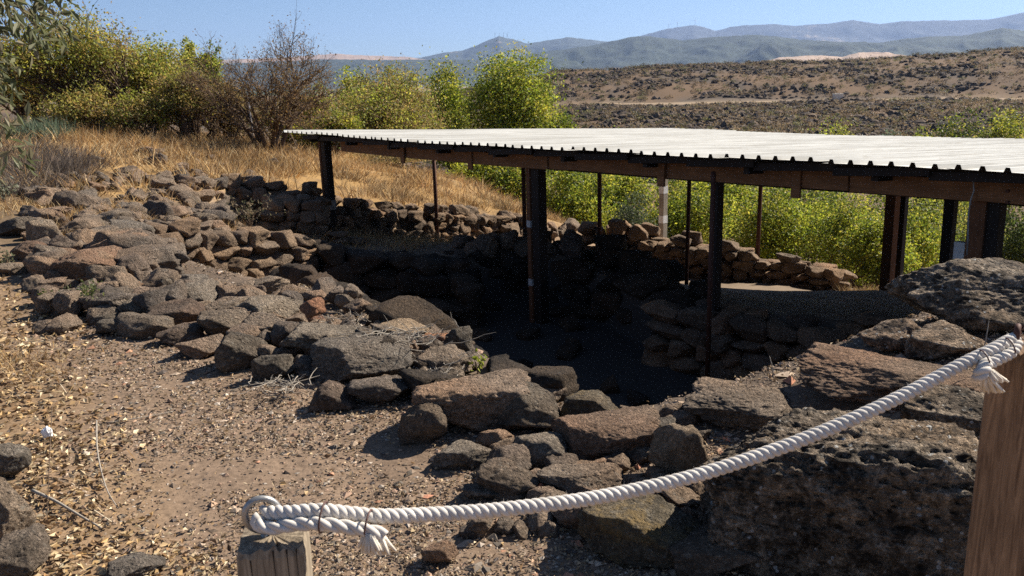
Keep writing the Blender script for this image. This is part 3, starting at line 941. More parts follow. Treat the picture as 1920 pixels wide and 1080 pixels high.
# retaining wall under the grass slope
wall('long shaded retaining wall below the orange grass slope behind the left post',
     [(-4.95, 16.0, -.95), (-4.2, 16.25, -1.05), (-3.4, 17.1, -1.3), (-2.6, 18.0, -1.5), (-1.8, 18.75, -1.7), (-.9, 19.6, -1.9), (0.0, 20.4, -2.05), (.6, 20.9, -2.15)],
     [-.08, -.16, -.52, -.78, -1.0, -1.22, -1.45, -1.62], (.2, .42), (.14, .22), .3, 14, rows=2, ragged=.5)
wall('broken stone pier standing before the retaining wall beside the left post',
     [(-4.05, 14.9, -1.0), (-3.6, 14.95, -1.0), (-3.2, 15.0, -1.05)], [-.28, -.25, -.35], (.24, .4), (.15, .24), .36, 15, rows=2)
wall('low stub of stacked flat stones beside the left post',
     [(-2.95, 14.75, -1.05), (-2.6, 14.9, -1.1)], [-.86, -.92], (.22, .34), (.1, .15), .32, 16, rows=2)
# lit rubble between pier and the back
rb = empty('rubble_heap', foot(-.4, 18.8), 'sunlit heap of tumbled stones at the end of the retaining wall', 'rubble')
rr = random.Random(31)
for i in range(72):
    px = rr.uniform(835, 1085); py = rr.uniform(398, 486)
    if py < 398 + (px - 835) * .12: continue
    G = hit(px, py)
    s = rr.uniform(.13, .3)
    o = link('stone', rr.choice(BLOCKS), rb)
    o.location = Vector((G[0], G[1], G[2] + s * .2 + rr.uniform(0, .12))) - rb.location
    o.scale = (s, s * .8, s * .65)
    o.rotation_euler = (rr.uniform(-.5, .5), rr.uniform(-.5, .5), rr.uniform(0, 6.3))
# back wall, sunlit
wall('sunlit back wall of rounded tan stones with bright bushes behind',
     [foot(2.75, 20.0, -.05), foot(3.65, 19.3, -.05), foot(4.65, 18.5, -.05), foot(5.65, 17.7, -.05), foot(6.4, 17.05, -.05)], [-1.86, -1.93, -2.0, -2.08, -2.2],
     (.24, .48), (.17, .27), .36, 17, rows=2, ragged=.5)
wall('tall heaped left end of the sunlit back wall beneath the pale post',
     [foot(1.75, 20.3, -.05), foot(2.4, 20.0, -.05), foot(3.0, 19.7, -.05)], [-1.85, -1.72, -1.74], (.26, .5), (.2, .34), .4, 18, rows=2, ragged=.6)
# terrace wall in the shade
wall('shaded terrace wall of big rounded stones behind the right pit floor',
     [(1.7, 9.98, -1.66), (2.08, 9.62, -1.66), (2.68, 9.08, -1.66), (3.28, 8.58, -1.66), (3.9, 8.02, -1.66), (4.25, 7.75, -1.66)], [-.98, -.96, -.93, -.9, -.86, -.84],
     (.2, .44), (.15, .28), .3, 19, rows=2, ragged=.6)
wall('tumbled wall darkened for deep shade across the middle of the pit',
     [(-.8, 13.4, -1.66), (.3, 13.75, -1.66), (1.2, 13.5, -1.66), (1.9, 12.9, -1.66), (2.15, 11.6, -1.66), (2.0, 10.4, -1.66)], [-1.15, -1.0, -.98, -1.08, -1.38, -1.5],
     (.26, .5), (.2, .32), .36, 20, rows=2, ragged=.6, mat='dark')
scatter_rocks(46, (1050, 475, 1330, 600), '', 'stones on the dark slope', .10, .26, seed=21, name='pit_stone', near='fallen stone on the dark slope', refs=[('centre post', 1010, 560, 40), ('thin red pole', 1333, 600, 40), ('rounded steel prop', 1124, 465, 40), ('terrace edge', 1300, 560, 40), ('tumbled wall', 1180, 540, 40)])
scatter_rocks(34, (700, 560, 1290, 760), 'stone darkened for shade lying on the pit floor', 'stones on the pit floor', .05, .2, seed=12, name='pit_stone', near='stone on the pit floor', refs=[('centre post', 1010, 640, 40), ('thin red pole', 1333, 700, 40), ('terrace wall', 1480, 680, 40), ('orange rim stone', 833, 640, 40), ('tan lichen rock', 1114, 760, 40), ('shaded block wall', 740, 540, 40), ('tumbled wall', 1150, 560, 40)])
scatter_rocks(7, (1355, 500, 1560, 526), 'flat sunlit slab lying on the terrace before the back wall', 'slabs on the terrace', .16, .3, seed=13)

# ------------------------------------------------------------------ the shelter
Z0 = 15.0
EA = np.array([-4.17, 16.67])
ED = np.array([.625, -.781]); ED /= np.linalg.norm(ED)
EP = np.array([.828, .561]); EP /= np.linalg.norm(EP)       # rib direction, away from us
RIB = .01234 * Z0
NRIB = 84
EL = NRIB * RIB
RD = 9.6
def eave_t(px):
    """distance along the eave of the bearing px at eave height"""
    k = (px - 960) / F_PX * .975
    # EA + t ED : X = k * Y(approx depth)
    return (k * EA[1] - EA[0]) / (ED[0] - k * ED[1])
_ez = [(545, 249), (760, 270), (1000, 281), (1180, 291), (1440, 303), (1680, 309), (1920, 327)]
_et = []; _ezz = []
for a, b in _ez:
    lo, hi = 0.0, 16.0
    for _ in range(40):
        m_ = (lo + hi) / 2
        q = EA + ED * m_
        r = rdir(a, b)
        if q[0] / q[1] < r[0] / r[1]: lo = m_
        else: hi = m_
    q = EA + ED * lo
    _et.append(lo); _ezz.append(at_y(a, b, q[1])[2])
_ezz = np.array(_ezz)
# smooth the measured sag
_ezz = _ezz * .6 + np.interp(_et, [_et[0], _et[-1]], [_ezz[0], _ezz[-1]]) * .4
def eave_z(t): return float(np.interp(t, _et, _ezz))
BACK_DROP = .42
def roof_pt(t, s, dz=0.0):
    q = EA + ED * t + EP * s
    return np.array([q[0], q[1], eave_z(t) - BACK_DROP * (s / RD) - .03 * math.sin(math.pi * s / RD) * 0 + dz])

sh = empty('shelter', (EA[0], EA[1], -1.2), 'long open shelter with a white corrugated roof on dark posts over the pit', 'shelter')
SHL = np.array(sh.location)
def part(name, mb_or_me, mat=None, smooth=False, bevel=0.0, parent=None):
    me = mb_or_me.mesh(name, mat, smooth, bevel) if isinstance(mb_or_me, MB) else mb_or_me
    o = link(name, me, sh if parent is None else parent)
    o.location = Vector(-SHL) if parent is None else (0, 0, 0)
    return o

# roof sheets, six ribs each
rng_ = random.Random(5)
prof = [(0, 0), (.34, 0), (.42, .036), (.58, .036), (.66, 0), (1.0, 0)]
per = 6
for k in range(NRIB // per):
    V = []; F = []
    t0 = k * per * RIB
    over = rng_.uniform(-.03, .03)
    dzs = rng_.uniform(0, .004) + (.009 if k % 2 else 0)
    us = []
    for j in range(per):
        us += [(t0 + (j + u) * RIB, h) for u, h in (prof if j == 0 else prof[1:])]
    nS = 9
    for i in range(nS):
        s = over + (RD - over) * i / (nS - 1)
        for (tt, h) in us:
            V.append(roof_pt(tt, s, h + dzs + .004 * math.sin(i * 1.7 + k)))
    nu = len(us)
    for i in range(nS - 1):
        for j in range(nu - 1):
            a = i * nu + j
            F.append((a, a + 1, a + nu + 1, a + nu))
    V = np.array(V)
    n0 = len(V)
    # thickness
    V2 = V - np.array([0, 0, .003])
    F2 = [(d + n0, c + n0, b + n0, a + n0) for a, b, c, d in F]
    FE = []
    for j in range(nu - 1):
        FE.append((j, j + n0, j + 1 + n0, j + 1))
        a = (nS - 1) * nu + j
        FE.append((a, a + 1, a + 1 + n0, a + n0))
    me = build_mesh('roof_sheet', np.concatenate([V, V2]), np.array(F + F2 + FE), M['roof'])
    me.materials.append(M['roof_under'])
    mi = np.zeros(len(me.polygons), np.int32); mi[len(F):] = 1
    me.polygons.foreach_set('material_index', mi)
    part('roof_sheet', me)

E3 = np.array([ED[0], ED[1], 0]); P3 = np.array([EP[0], EP[1], 0]); Z3 = np.array([0, 0, 1.0])
N3 = np.array([-ED[1], ED[0], 0.])           # square to the eave, away from us
def board(name, t0, t1, s, ztop0, ztop1, hgt, thick, mat, bevel=.004):
    a = roof_pt(t0, s); b = roof_pt(t1, s)
    a[2] = ztop0 - hgt / 2; b[2] = ztop1 - hgt / 2
    d = b - a; L = np.linalg.norm(d); d /= L
    up = np.cross(N3, d); up /= np.linalg.norm(up)
    if up[2] < 0: up = -up
    nn = np.cross(d, up)
    mb = MB(); mb.box((0, 0, 0), (L / 2, thick / 2, hgt / 2))
    me = mb.mesh(name, mat, False, bevel)
    o = link(name, me, sh)
    R = Matrix(((d[0], nn[0], up[0]), (d[1], nn[1], up[1]), (d[2], nn[2], up[2])))
    o.matrix_local = Matrix.Translation(Vector((a + b) / 2 - SHL)) @ R.to_4x4()
    return o

# dark fascia boards hung under the eave, each a little askew
edges_px = [556, 583, 668, 716, 771, 836, 905, 985, 1068, 1165, 1281, 1406, 1562, 1743, 1960]
rng_ = random.Random(9)
tb = [eave_t(x) for x in edges_px] + [EL - .1]
for i in range(len(tb) - 1):
    t0, t1 = tb[i], tb[i + 1]
    z0 = eave_z(t0) - .012; z1 = eave_z(t1) - .012
    lo = rng_.uniform(.045, .065)
    board('fascia_board', t0 + .004, t1 + .03, .14 + (.035 if i % 2 else 0), z0 - lo * .8 + .01, z1 + .004, .075, .032, M['tar'])
# main beam boards
beam_px = [600, 716, 842, 985, 1022, 1203, 1470, 1560, 1812, 1990]
tb = [eave_t(x) for x in beam_px] + [EL - .2]
for i in range(len(tb) - 1):
    t0, t1 = tb[i], tb[i + 1]
    dz = rng_.uniform(-.012, .012)
    board('beam', t0, t1 - .006, .42 + (.02 if i % 2 else 0), eave_z(t0) - .115 + dz, eave_z(t1) - .115 + dz, .175, .06, M['timber'])
    board('tarred_beam', t0, t1 - .006, .60, eave_z(t0) - .2, eave_z(t1) - .2, .12, .08, M['tar'])
# splice blocks on the beam
for x in (716, 842, 1203, 1462):
    t_ = eave_t(x)
    board('splice_block', t_ - .05, t_ + .05, .375, eave_z(t_) - .11, eave_z(t_) - .11, .27, .03, M['timber'])
# rafters under the sheets and cross purlins
for t_ in np.arange(.7, EL, 1.35):
    a = roof_pt(t_, .2, -.09); b = roof_pt(t_, RD - .15, -.09)
    d = (b - a); L = np.linalg.norm(d); d /= L
    mb = MB(); mb.box((a + b) / 2, (L / 2, .035, .06), (d, np.cross(Z3, d) / np.linalg.norm(np.cross(Z3, d)), np.cross(d, np.cross(Z3, d))))
    part('rafter', mb, M['tar'])
for s_ in (3.3, 6.6, 9.3):
    for k in range(4):
        t0, t1 = EL * k / 4, EL * (k + 1) / 4 - .01
        board('purlin', t0, t1, s_, roof_pt(t0, s_)[2] - .155, roof_pt(t1, s_)[2] - .155, .12, .07, M['tar'])

def post(name, top, bot, half, mat, yaw=None, bands=(), bandmat='white_paint', lean=True, square=True, n=10):
    """square or round post from its head to its foot (world points)"""
    top = np.array(top, float); bot = np.array(bot, float)
    d = top - bot; L = np.linalg.norm(d); d /= L
    th = math.atan2(ED[1], ED[0]) if yaw is None else yaw
    ax = np.array([math.cos(th), math.sin(th), 0]); ax -= d * np.dot(ax, d); ax /= np.linalg.norm(ax)
    ay = np.cross(d, ax)
    mb = MB()
    if square: mb.box((0, 0, 0), (half, half, L / 2))
    else: mb.tube([(0, 0, -L / 2), (0, 0, 0), (0, 0, L / 2)], half, n)
    me = mb.mesh(name, M[mat], not square, .006 if square else 0)
    o = link(name, me, sh)
    R = Matrix(((ax[0], ay[0], d[0]), (ax[1], ay[1], d[1]), (ax[2], ay[2], d[2]))).to_4x4()
    o.matrix_local = Matrix.Translation(Vector((top + bot) / 2 - SHL)) @ R
    for f0, f1 in bands:
        mb = MB()
        za = -L / 2 + (1 - f1) * L; zb_ = -L / 2 + (1 - f0) * L
        if square: mb.box((0, 0, (za + zb_) / 2), (half + .003, half + .003, (zb_ - za) / 2))
        else: mb.tube([(0, 0, za), (0, 0, zb_)], half + .003, n)
        c = link('paint_band', mb.mesh('paint_band', M[bandmat]), o)
    return o

def under(px, s, zoff=-.14):
    """a point under the roof on bearing px, s metres in from the eave"""
    lo, hi = -1.0, 17.0
    k = rdir(px, 420); k = k[0] / k[1]
    for _ in range(50):
        m_ = (lo + hi) / 2
        q = EA + ED * m_ + EP * s
        if q[1] > 0 and q[0] / q[1] < k: lo = m_
        else: hi = m_
    return lo, roof_pt(lo, s, zoff)

def std_post(px_top, px_bot, s, half, mat, name='post', zb=None, **kw):
    t_, top = under(px_top, s)
    q = EA + ED * t_ + EP * s
    zg = gz(*q) if zb is None else zb
    Yb = q[1]
    bot = np.array([q[0] + (px_bot - px_top) / F_PX * Yb * .0, q[1], zg - .05])
    bot[0] += (px_bot - px_top) * Yb / F_PX * kw.pop('leanf', 0.35)
    return post(name, top, bot, half, mat, **kw)

std_post(621, 630, .52, .068, 'tar', bands=((.60, .70),), bandmat='dull_paint')
std_post(611, 621, .50, .034, 'timber_post', name='side_post')
std_post(1011, 1018, .55, .072, 'tar', bands=((.975, .992),), bandmat='shade_white')
std_post(994, 1001, .50, .036, 'timber_post', name='side_post', bands=((.365, .405), (.712, .752)), bandmat='shade_white')
std_post(1343, 1343, .60, .052, 'tar')
std_post(1335, 1333, .10, .026, 'rust', name='support_pole', square=False, zb=-1.66)
std_post(1862, 1862, .55, .07, 'tar')
std_post(1836, 1836, .52, .07, 'timber_post', name='side_post')
std_post(1780, 1780, 2.6, .055, 'tar')
std_post(1671, 1671, 6.75, .085, 'timber_post')
std_post(1691, 1691, 7.1, .06, 'tar')
std_post(1243, 1243, 9.3, .075, 'pale_wood', bands=((.33, .38), (.53, .58)))
# thin steel props
std_post(818, 822, 3.4, .04, 'rust', name='support_pole', square=False)
std_post(983, 986, 3.3, .04, 'rust', name='support_pole', square=False)
std_post(1124, 1125, 6.0, .045, 'rust', name='support_pole', square=False)
std_post(1291, 1287, 6.0, .04, 'rust', name='support_pole', square=False)
std_post(1424, 1419, 8.4, .045, 'rust', name='support_pole', square=False)
# cable, bolts and box at the right hand post
t_, pt_ = under(1822, .42, -.12)
cb = MB()
cpts = []
for a, b in ((1900, 352), (1886, 346), (1880, 341), (1830, 339), (1825, 342), (1826, 358), (1820, 375), (1816, 400), (1815, 440), (1813, 478)):
    cpts.append(at_y(a, b, pt_[1] - .12))
cb.tube(cpts, .006, 6)
part('cable', cb, M['cable'], True)
bx = MB(); c_ = at_y(1801, 470, pt_[1] + .9); bx.box(c_, (.05, .04, .085), (E3, N3, Z3))
part('junction_box', bx, M['white_paint'], False, .006)
for a, b in ((1891, 358), (1891, 379)):
    mb = MB(); c_ = at_y(a, b, under(1891, .36)[1][1] - .02); mb.tube([c_, c_ - N3 * .03], .014, 8)
    part('bolt', mb, M['rust'])

# ------------------------------------------------------------------ fence posts, ring bolts, rope
def fence_post(label, top_c, half, height, yaw, mat, cracks, seed, tilt=(0, 0), band=None, side=None):
    root = empty('fence_post', (top_c[0], top_c[1], top_c[2] - height), label, 'post')
    # sawn timber with slightly uneven worn top
    n = 14; V = []; F = []
    rng = np.random.default_rng(seed)
    lev = [0, .3, .6, .85, .95, .985, 1.0]
    ring = []
    for k in range(n * 4):
        e = k // n; u = (k % n) / n * 2 - 1
        p = [(u, -1), (1, u), (-u, 1), (-1, -u)][e]
        rr_ = 1 / (abs(p[0]) ** 9 + abs(p[1]) ** 9) ** (1 / 9)
        ring.append((p[0] * rr_, p[1] * rr_))
    ring = np.array(ring)
    for li, l in enumerate(lev):
        sc = 1.0 if l < .985 else (.985 if l < 1 else .93)
        q = ring * half * sc
        z = np.full(len(q), l * height)
        if l > .9: z = z + .004 * rng.normal(size=len(q)) * (1 if l == 1 else .4)
        V.append(np.stack([q[:, 0], q[:, 1], z], 1))
    V = np.concatenate(V); m = len(ring)
    for i in range(len(lev) - 1):
        for j in range(m):
            k = (j + 1) % m
            F.append((i * m + j, i * m + k, (i + 1) * m + k, (i + 1) * m + j))
    me = bpy.data.meshes.new('timber')
    Vl = [tuple(v) for v in V] + [(0, 0, height + .001)]
    F += [((len(lev) - 1) * m + j, (len(lev) - 1) * m + (j + 1) % m, len(Vl) - 1) for j in range(m)]
    me.from_pydata(Vl, [], F)
    me.materials.append(M[mat])
    if side:
        me.materials.append(M[side])
        for pl in me.polygons:
            if pl.normal.x > .8: pl.material_index = 1
    root.rotation_euler = (tilt[0], tilt[1], yaw)
    link('timber', me, root)
    # drying cracks
    for (u, z0, z1, wd, sl) in cracks:
        mb = MB()
        pts = []
        for i in range(8):
            f = i / 7
            pts.append((half * (u + sl * f), -half * 1.0 - .0006, height * (z1 + (z0 - z1) * f)))
        V = []
        for i, p in enumerate(pts):
            wv = wd * (1 - (i / 7) ** 2 * .8)
            V += [(p[0] - wv, p[1] + .006, p[2]), (p[0], p[1] - .0004, p[2]), (p[0] + wv, p[1] + .006, p[2])]
        F = []
        for i in range(7):
            for j in range(2):
                F.append((i * 3 + j, i * 3 + j + 1, i * 3 + 4 + j, i * 3 + 3 + j))
        mb.add(V, F)
        link('crack', mb.mesh('crack', M['crack']), root)
    return root

LP_D = 1.45
lp = at_depth(512, 1003, LP_D)
lpost = fence_post('short weathered grey fence post with a ring bolt and rope at the bottom left', lp, .054, .84, math.radians(8), 'grey_wood',
                   [(-.55, .55, .985, .004, .25), (.1, .5, 1.0, .003, .22), (.48, .5, 1.0, .0022, .25), (.75, .6, 1.0, .0015, .15)], 5)
RP_D = 1.75
rp = at_depth(1925, 655, RP_D)
rpost = fence_post('tall brown fence post at the right edge holding the rope end', rp, .062, 1.2, math.radians(38), 'right_wood',
                   [(-.35, .2, .99, .0022, .1), (.25, .1, .95, .002, -.1), (-.1, .35, .7, .0014, .05)], 6, tilt=(0, math.radians(1.5)), side='grey_wood')

def ring_bolt(parent, c, R, r, ax, mat, name='ring_bolt'):
    """steel ring in the plane of the two axes, world centre c"""
    pts = []
    for i in range(29):
        a = i / 28 * 2 * math.pi * .96 - 1.3
        pts.append(np.array(c) + R * (math.cos(a) * ax[0] + math.sin(a) * ax[1]))
    V, F = tube_arrays(pts, r, 8)
    mb = MB(); mb.add(V, F)
    bot = np.array(c) - R * np.array([0, 0, 1.0])
    mb.tube([bot, bot - np.array([0, 0, .04])], r, 8)
    o = link(name, mb.mesh(name, mat, True), parent)
    o.matrix_parent_inverse = (Matrix.Translation(parent.location) @ parent.rotation_euler.to_matrix().to_4x4()).inverted()
    return o

ring_c = at_depth(492, 965, LP_D - .01)
ring_bolt(lpost, ring_c, .028, .0058, (RGT * .9 + FWD * .35, np.array([0, 0, 1.0])), M['steel'])
ring2_c = at_depth(1907, 632, RP_D)
ring_bolt(rpost, ring2_c, .022, .006, (RGT * .5 + FWD * .8, np.array([0, 0, 1.0])), M['rust'])

def smooth_path(ctrl, n):
    ctrl = np.array(ctrl, float)
    m = len(ctrl)
    P = np.concatenate([[2 * ctrl[0] - ctrl[1]], ctrl, [2 * ctrl[-1] - ctrl[-2]]])
    out = []
    for i in range(m - 1):
        p0, p1, p2, p3 = P[i], P[i + 1], P[i + 2], P[i + 3]
        for k in range(n):
            u = k / n
            out.append(.5 * ((2 * p1) + (-p0 + p2) * u + (2 * p0 - 5 * p1 + 4 * p2 - p3) * u * u + (-p0 + 3 * p1 - 3 * p2 + p3) * u ** 3))
    out.append(ctrl[-1])
    out = np.array(out)
    d = np.concatenate([[0], np.cumsum(np.linalg.norm(np.diff(out, axis=0), axis=1))])
    return out, d

def rope_strands(ctrl, R, pitch, parent, nm='strand', flat=1.0, phase=0.0):
    out, d = smooth_path(ctrl, 30)
    L = d[-1]
    ns = max(12, int(L / pitch * 14))
    s = np.linspace(0, L, ns)
    P = np.stack([np.interp(s, d, out[:, k]) for k in range(3)], 1)
    T, N, B = frames(P)
    for k in range(3):
        a = phase + s / pitch * 2 * math.pi + k * 2 * math.pi / 3
        C = P + (R * .50) * (np.cos(a)[:, None] * N + np.sin(a)[:, None] * B)
        V, F = tube_arrays(C, R * .545, 10)
        mb = MB(); mb.add(V, F)
        o = link(nm, mb.mesh(nm, M['rope'], True), parent)
        o.location = -parent.location

rope_px = [(492, 962, 1.44), (540, 962, 1.43), (600, 958, 1.43), (660, 964, 1.44), (720, 968, 1.45), (800, 965, 1.47), (900, 959, 1.49), (1000, 949, 1.51), (1100, 936, 1.535), (1200, 917, 1.56), (1300, 893, 1.58),
           (1400, 862, 1.60), (1500, 826, 1.62), (1600, 785, 1.64), (1700, 738, 1.665), (1800, 685, 1.69), (1860, 656, 1.71), (1890, 640, 1.73), (1905, 634, 1.745)]
rp3 = [at_depth(*q) for q in rope_px]
rope = empty('rope', rp3[0], 'thick white twisted rope sagging between the two fence posts', 'rope')
rope_strands(rp3, .0125, .041, rope)
# doubled back end at the left post
tail = [at_depth(*q) for q in ((486, 966, 1.43), (482, 980, 1.425), (505, 990, 1.42), (560, 983, 1.415), (610, 983, 1.415), (660, 990, 1.42), (700, 997, 1.425), (722, 1004, 1.43))]
rope_strands(tail, .0112, .075, rope, 'strand')
# hanging frayed tuft
def tuft(c, down, L, R, parent, n=60, seed=1):
    rng = np.random.default_rng(seed)
    mb = MB()
    for i in range(n):
        a = rng.uniform(0, 6.28); r0 = R * math.sqrt(rng.uniform(0, 1)) * .6
        off = RGT * math.cos(a) * r0 + FWD * math.sin(a) * r0
        p0 = c + off
        l = L * rng.uniform(.7, 1.05)
        sp = off * 1.1 + RGT * rng.normal() * R * .25 + FWD * rng.normal() * R * .2
        p1 = p0 + down * l * .5 + sp * .5
        p2 = p0 + down * l + sp * 1.2
        mb.tube([p0, p1, p2], [.0035, .0032, .0022], 5)
    o = link('frayed_end', mb.mesh('frayed_end', M['fray'], True), parent)
    o.location = -parent.location
DN = np.array([0, 0, -1.0])
tuft(at_depth(694, 998, 1.425), DN + RGT * .15, .035, .016, rope, 70, 3)
tuft(at_depth(712, 1005, 1.43), DN + RGT * .1, .03, .012, rope, 40, 4)
# right end: rope doubled back with a frayed knot
tail2 = [at_depth(*q) for q in ((1908, 640, 1.74), (1897, 660, 1.715), (1875, 672, 1.70), (1850, 684, 1.69), (1838, 692, 1.685))]
rope_strands(tail2, .0115, .041, rope)
kn = [at_depth(*q) for q in ((1848, 676, 1.70), (1846, 690, 1.675), (1838, 702, 1.67), (1832, 704, 1.68))]
rope_strands(kn, .0125, .041, rope)
tuft(at_depth(1852, 694, 1.68), DN + RGT * .8, .024, .012, rope, 40, 5)
tuft(at_depth(1848, 702, 1.68), DN + RGT * .5, .036, .012, rope, 45, 6)
# binding wires
for (a, b, dd, hh) in ((606, 970, 1.42, .0245), (691, 982, 1.43, .022), (1846, 674, 1.69, .018), (1893, 650, 1.715, .017)):
    c = at_depth(a, b, dd)
    T_ = RGT
    pts = []
    tv = (RGT if a < 1000 else (RGT * .86 + UPV * .5))
    n1_ = np.cross(tv, FWD); n1_ /= np.linalg.norm(n1_)
    for i in range(17):
        an = i / 16 * 2 * math.pi
        pts.append(c + n1_ * math.cos(an) * hh + FWD * math.sin(an) * .02 + tv * .004 * math.sin(an + 1))
    mb = MB(); V, F = tube_arrays(pts, .0016, 6); mb.add(V, F)
    o = link('binding_wire', mb.mesh('binding_wire', M['wire'], True), rope); o.location = -rope.location
rg = np.random.default_rng(12)
pth, dd_ = smooth_path(rp3, 30)
fv = []; ff = []
for i in range(1500):
    q = pth[rg.integers(0, len(pth))]
    a = rg.normal(size=3); a /= np.linalg.norm(a)
    q0 = q + a * .0115
    b = a * .5 + rg.normal(size=3) * .7; b /= np.linalg.norm(b)
    l = rg.uniform(.004, .011); w_ = np.cross(a, b); w_ /= np.linalg.norm(w_) + 1e-9
    k = len(fv)
    fv += [q0 - w_ * .0003, q0 + w_ * .0003, q0 + b * l]
    ff.append((k, k + 1, k + 2))
fo = link('loose_fibres', build_mesh('loose_fibres', np.array(fv), np.array(ff), M['rope']), rope)
fo.location = -rope.location; fo['kind'] = 'stuff'
# chain leaving the right ring
ch = empty('chain', at_depth(1905, 626, RP_D), 'short rusty chain from the right ring bolt', 'chain')
for i in range(9):
    c = at_depth(1905 + i * 9, 624 - i * 5.5, RP_D)
    d1 = RGT * .85 + UPV * .5; d1 /= np.linalg.norm(d1)
    d2 = FWD if i % 2 else np.cross(d1, FWD)
    pts = [c + d1 * math.cos(a) * .0075 + d2 * math.sin(a) * .004 for a in np.linspace(0, 2 * math.pi, 13)]
    mb = MB(); V, F = tube_arrays(pts, .0014, 5); mb.add(V, F)
    o = link('chain_link', mb.mesh('chain_link', M['rust'], True), ch); o.location = -ch.location

# ------------------------------------------------------------------ foliage helpers
def leaf_quads(P, size, rng, aspect=.5, flat=0.0, dirs=None, bend=0.25):
    n = len(P)
    D = rng.normal(size=(n, 3)) if dirs is None else dirs + rng.normal(size=(n, 3)) * .45
    D /= np.linalg.norm(D, axis=1)[:, None]
    Q = rng.normal(size=(n, 3))
    if flat: Q[:, 2] *= flat
    W = np.cross(D, Q); W /= np.linalg.norm(W, axis=1)[:, None] + 1e-9
    Nn = np.cross(D, W)
    s = (size * rng.uniform(.6, 1.3, n))[:, None]
    a = P - D * s * .5; c = P + D * s * .5
    m1 = P + W * s * aspect * .5 + Nn * s * bend * .4; m2 = P - W * s * aspect * .5 + Nn * s * bend * .4
    V = np.stack([a, m1, c, m2], 1).reshape(-1, 3)
    F = np.arange(n * 4).reshape(n, 4)
    return V, F

def pick(cols, n, rng, jitter=.18):
    cols = np.array(cols)
    c = cols[rng.integers(0, len(cols), n)]
    return np.clip(c * (1 + rng.normal(size=(n, 1)) * jitter), .005, 1)

def bent(a, b, rng, k=6, amp=.12, sag=0.0):
    a = np.array(a, float); b = np.array(b, float)
    L = np.linalg.norm(b - a)
    u = np.linspace(0, 1, k)[:, None]
    P = a + (b - a) * u
    o = np.cumsum(rng.normal(size=(k, 3)), axis=0) * L * amp / k
    o -= u * o[-1]
    P = P + o
    P[:, 2] += -sag * L * (u[:, 0] * (1 - u[:, 0])) * 4
    return P

def tree(label, px, py_top, w_px, Y, cols, nleaf=9000, leaf=.09, name='tree', cat='tree', group=None, base_px=None, seed=None, lobes=9, nclu=130, sig=.09, low=.18, trunk_r=.09, aspect=.55,
         bark='bark', stems=1, branches=46, flatten=.42, dens_top=1.0, twigs=0, shell=.55):
    seed = int(px * 3 + py_top * 5 + Y) if seed is None else seed
    nleaf = int(nleaf * (1.25 if px < 470 else 1.6)); w_px *= 1.22; nclu = int(nclu * 1.4)
    rng = np.random.default_rng(seed)
    top = at_y(px, py_top, Y)
    X = top[0]
    zb = gz(X, Y)
    H = top[2] - zb
    wr = w_px * (Y / F_PX) / 2
    root = empty(name, (X, Y, zb), label, cat, group)
    # lobes of the crown
    cen = np.array([0, 0, H * (low + (1 - low) * .5)])
    rad_ = np.array([wr, wr * .9, H * (1 - low) * .5])
    LC = []; LR = []
    for i in range(lobes):
        q = rng.normal(size=3); q /= np.linalg.norm(q); q *= rng.uniform(.25, .66)
        LC.append(cen + q * rad_); LR.append(rad_ * rng.uniform(.30, .52))
    LC.append(cen); LR.append(rad_ * .55)
    LC.append(cen + np.array([0, 0, rad_[2] * .55])); LR.append(rad_ * .42)
    # clusters
    C = []
    for i in range(nclu):
        k = rng.integers(0, len(LC))
        q = rng.normal(size=3); q /= np.linalg.norm(q)
        C.append(LC[k] + q * LR[k] * rng.uniform(shell, 1.0))
    C = np.array(C)
    C[:, 2] = np.maximum(C[:, 2], H * .06)
    tone = rng.normal(size=nclu) * .22
    hue = rng.integers(0, len(cols), nclu)
    idx = rng.integers(0, nclu, nleaf)
    sg = sig * (wr + H * .25)
    P = C[idx] + rng.normal(size=(nleaf, 3)) * sg * np.array([1, 1, .8]) * rng.uniform(.5, 1.3, (nclu, 1))[idx]
    P[:, 2] = np.maximum(P[:, 2], .05)
    V, F = leaf_quads(P, leaf, rng, aspect)
    base_c = np.array(cols)[np.where(rng.random(nleaf) < .7, hue[idx], rng.integers(0, len(cols), nleaf))]
    cc = np.clip(base_c * (1 + tone[idx] + rng.normal(size=nleaf) * .2)[:, None], .006, .9)
    link('crown', build_mesh('crown', V, F, M['leaf'], False, np.repeat(cc, 4, 0)), root)
    mb = MB()
    for s in range(stems):
        ox = rng.normal() * wr * .12 if stems > 1 else 0
        oy = rng.normal() * wr * .12 if stems > 1 else 0
        fork = np.array([ox * 2.2, oy * 2.2, H * rng.uniform(.22, .34)])
        tp = bent((ox, oy, -.15), fork, rng, 5, .15)
        mb.tube(tp, np.linspace(trunk_r, trunk_r * .75, 5), 7)
        for k in range(branches // stems):
            e = C[rng.integers(0, nclu)]
            bpth = bent(tp[rng.integers(2, 5)], e, rng, 6, .22, -.04)
            mb.tube(bpth, np.linspace(trunk_r * .42, trunk_r * .06, 6), 4, False)
            for j in range(twigs):
                q = bpth[rng.integers(2, 6)]
                mb.tube(bent(q, q + rng.normal(size=3) * sg * 1.8 + np.array([0, 0, sg * .5]), rng, 3, .2), [trunk_r * .10, trunk_r * .06, trunk_r * .03], 3, False)
    link('trunk', mb.mesh('trunk', M[bark], True), root)
    return root

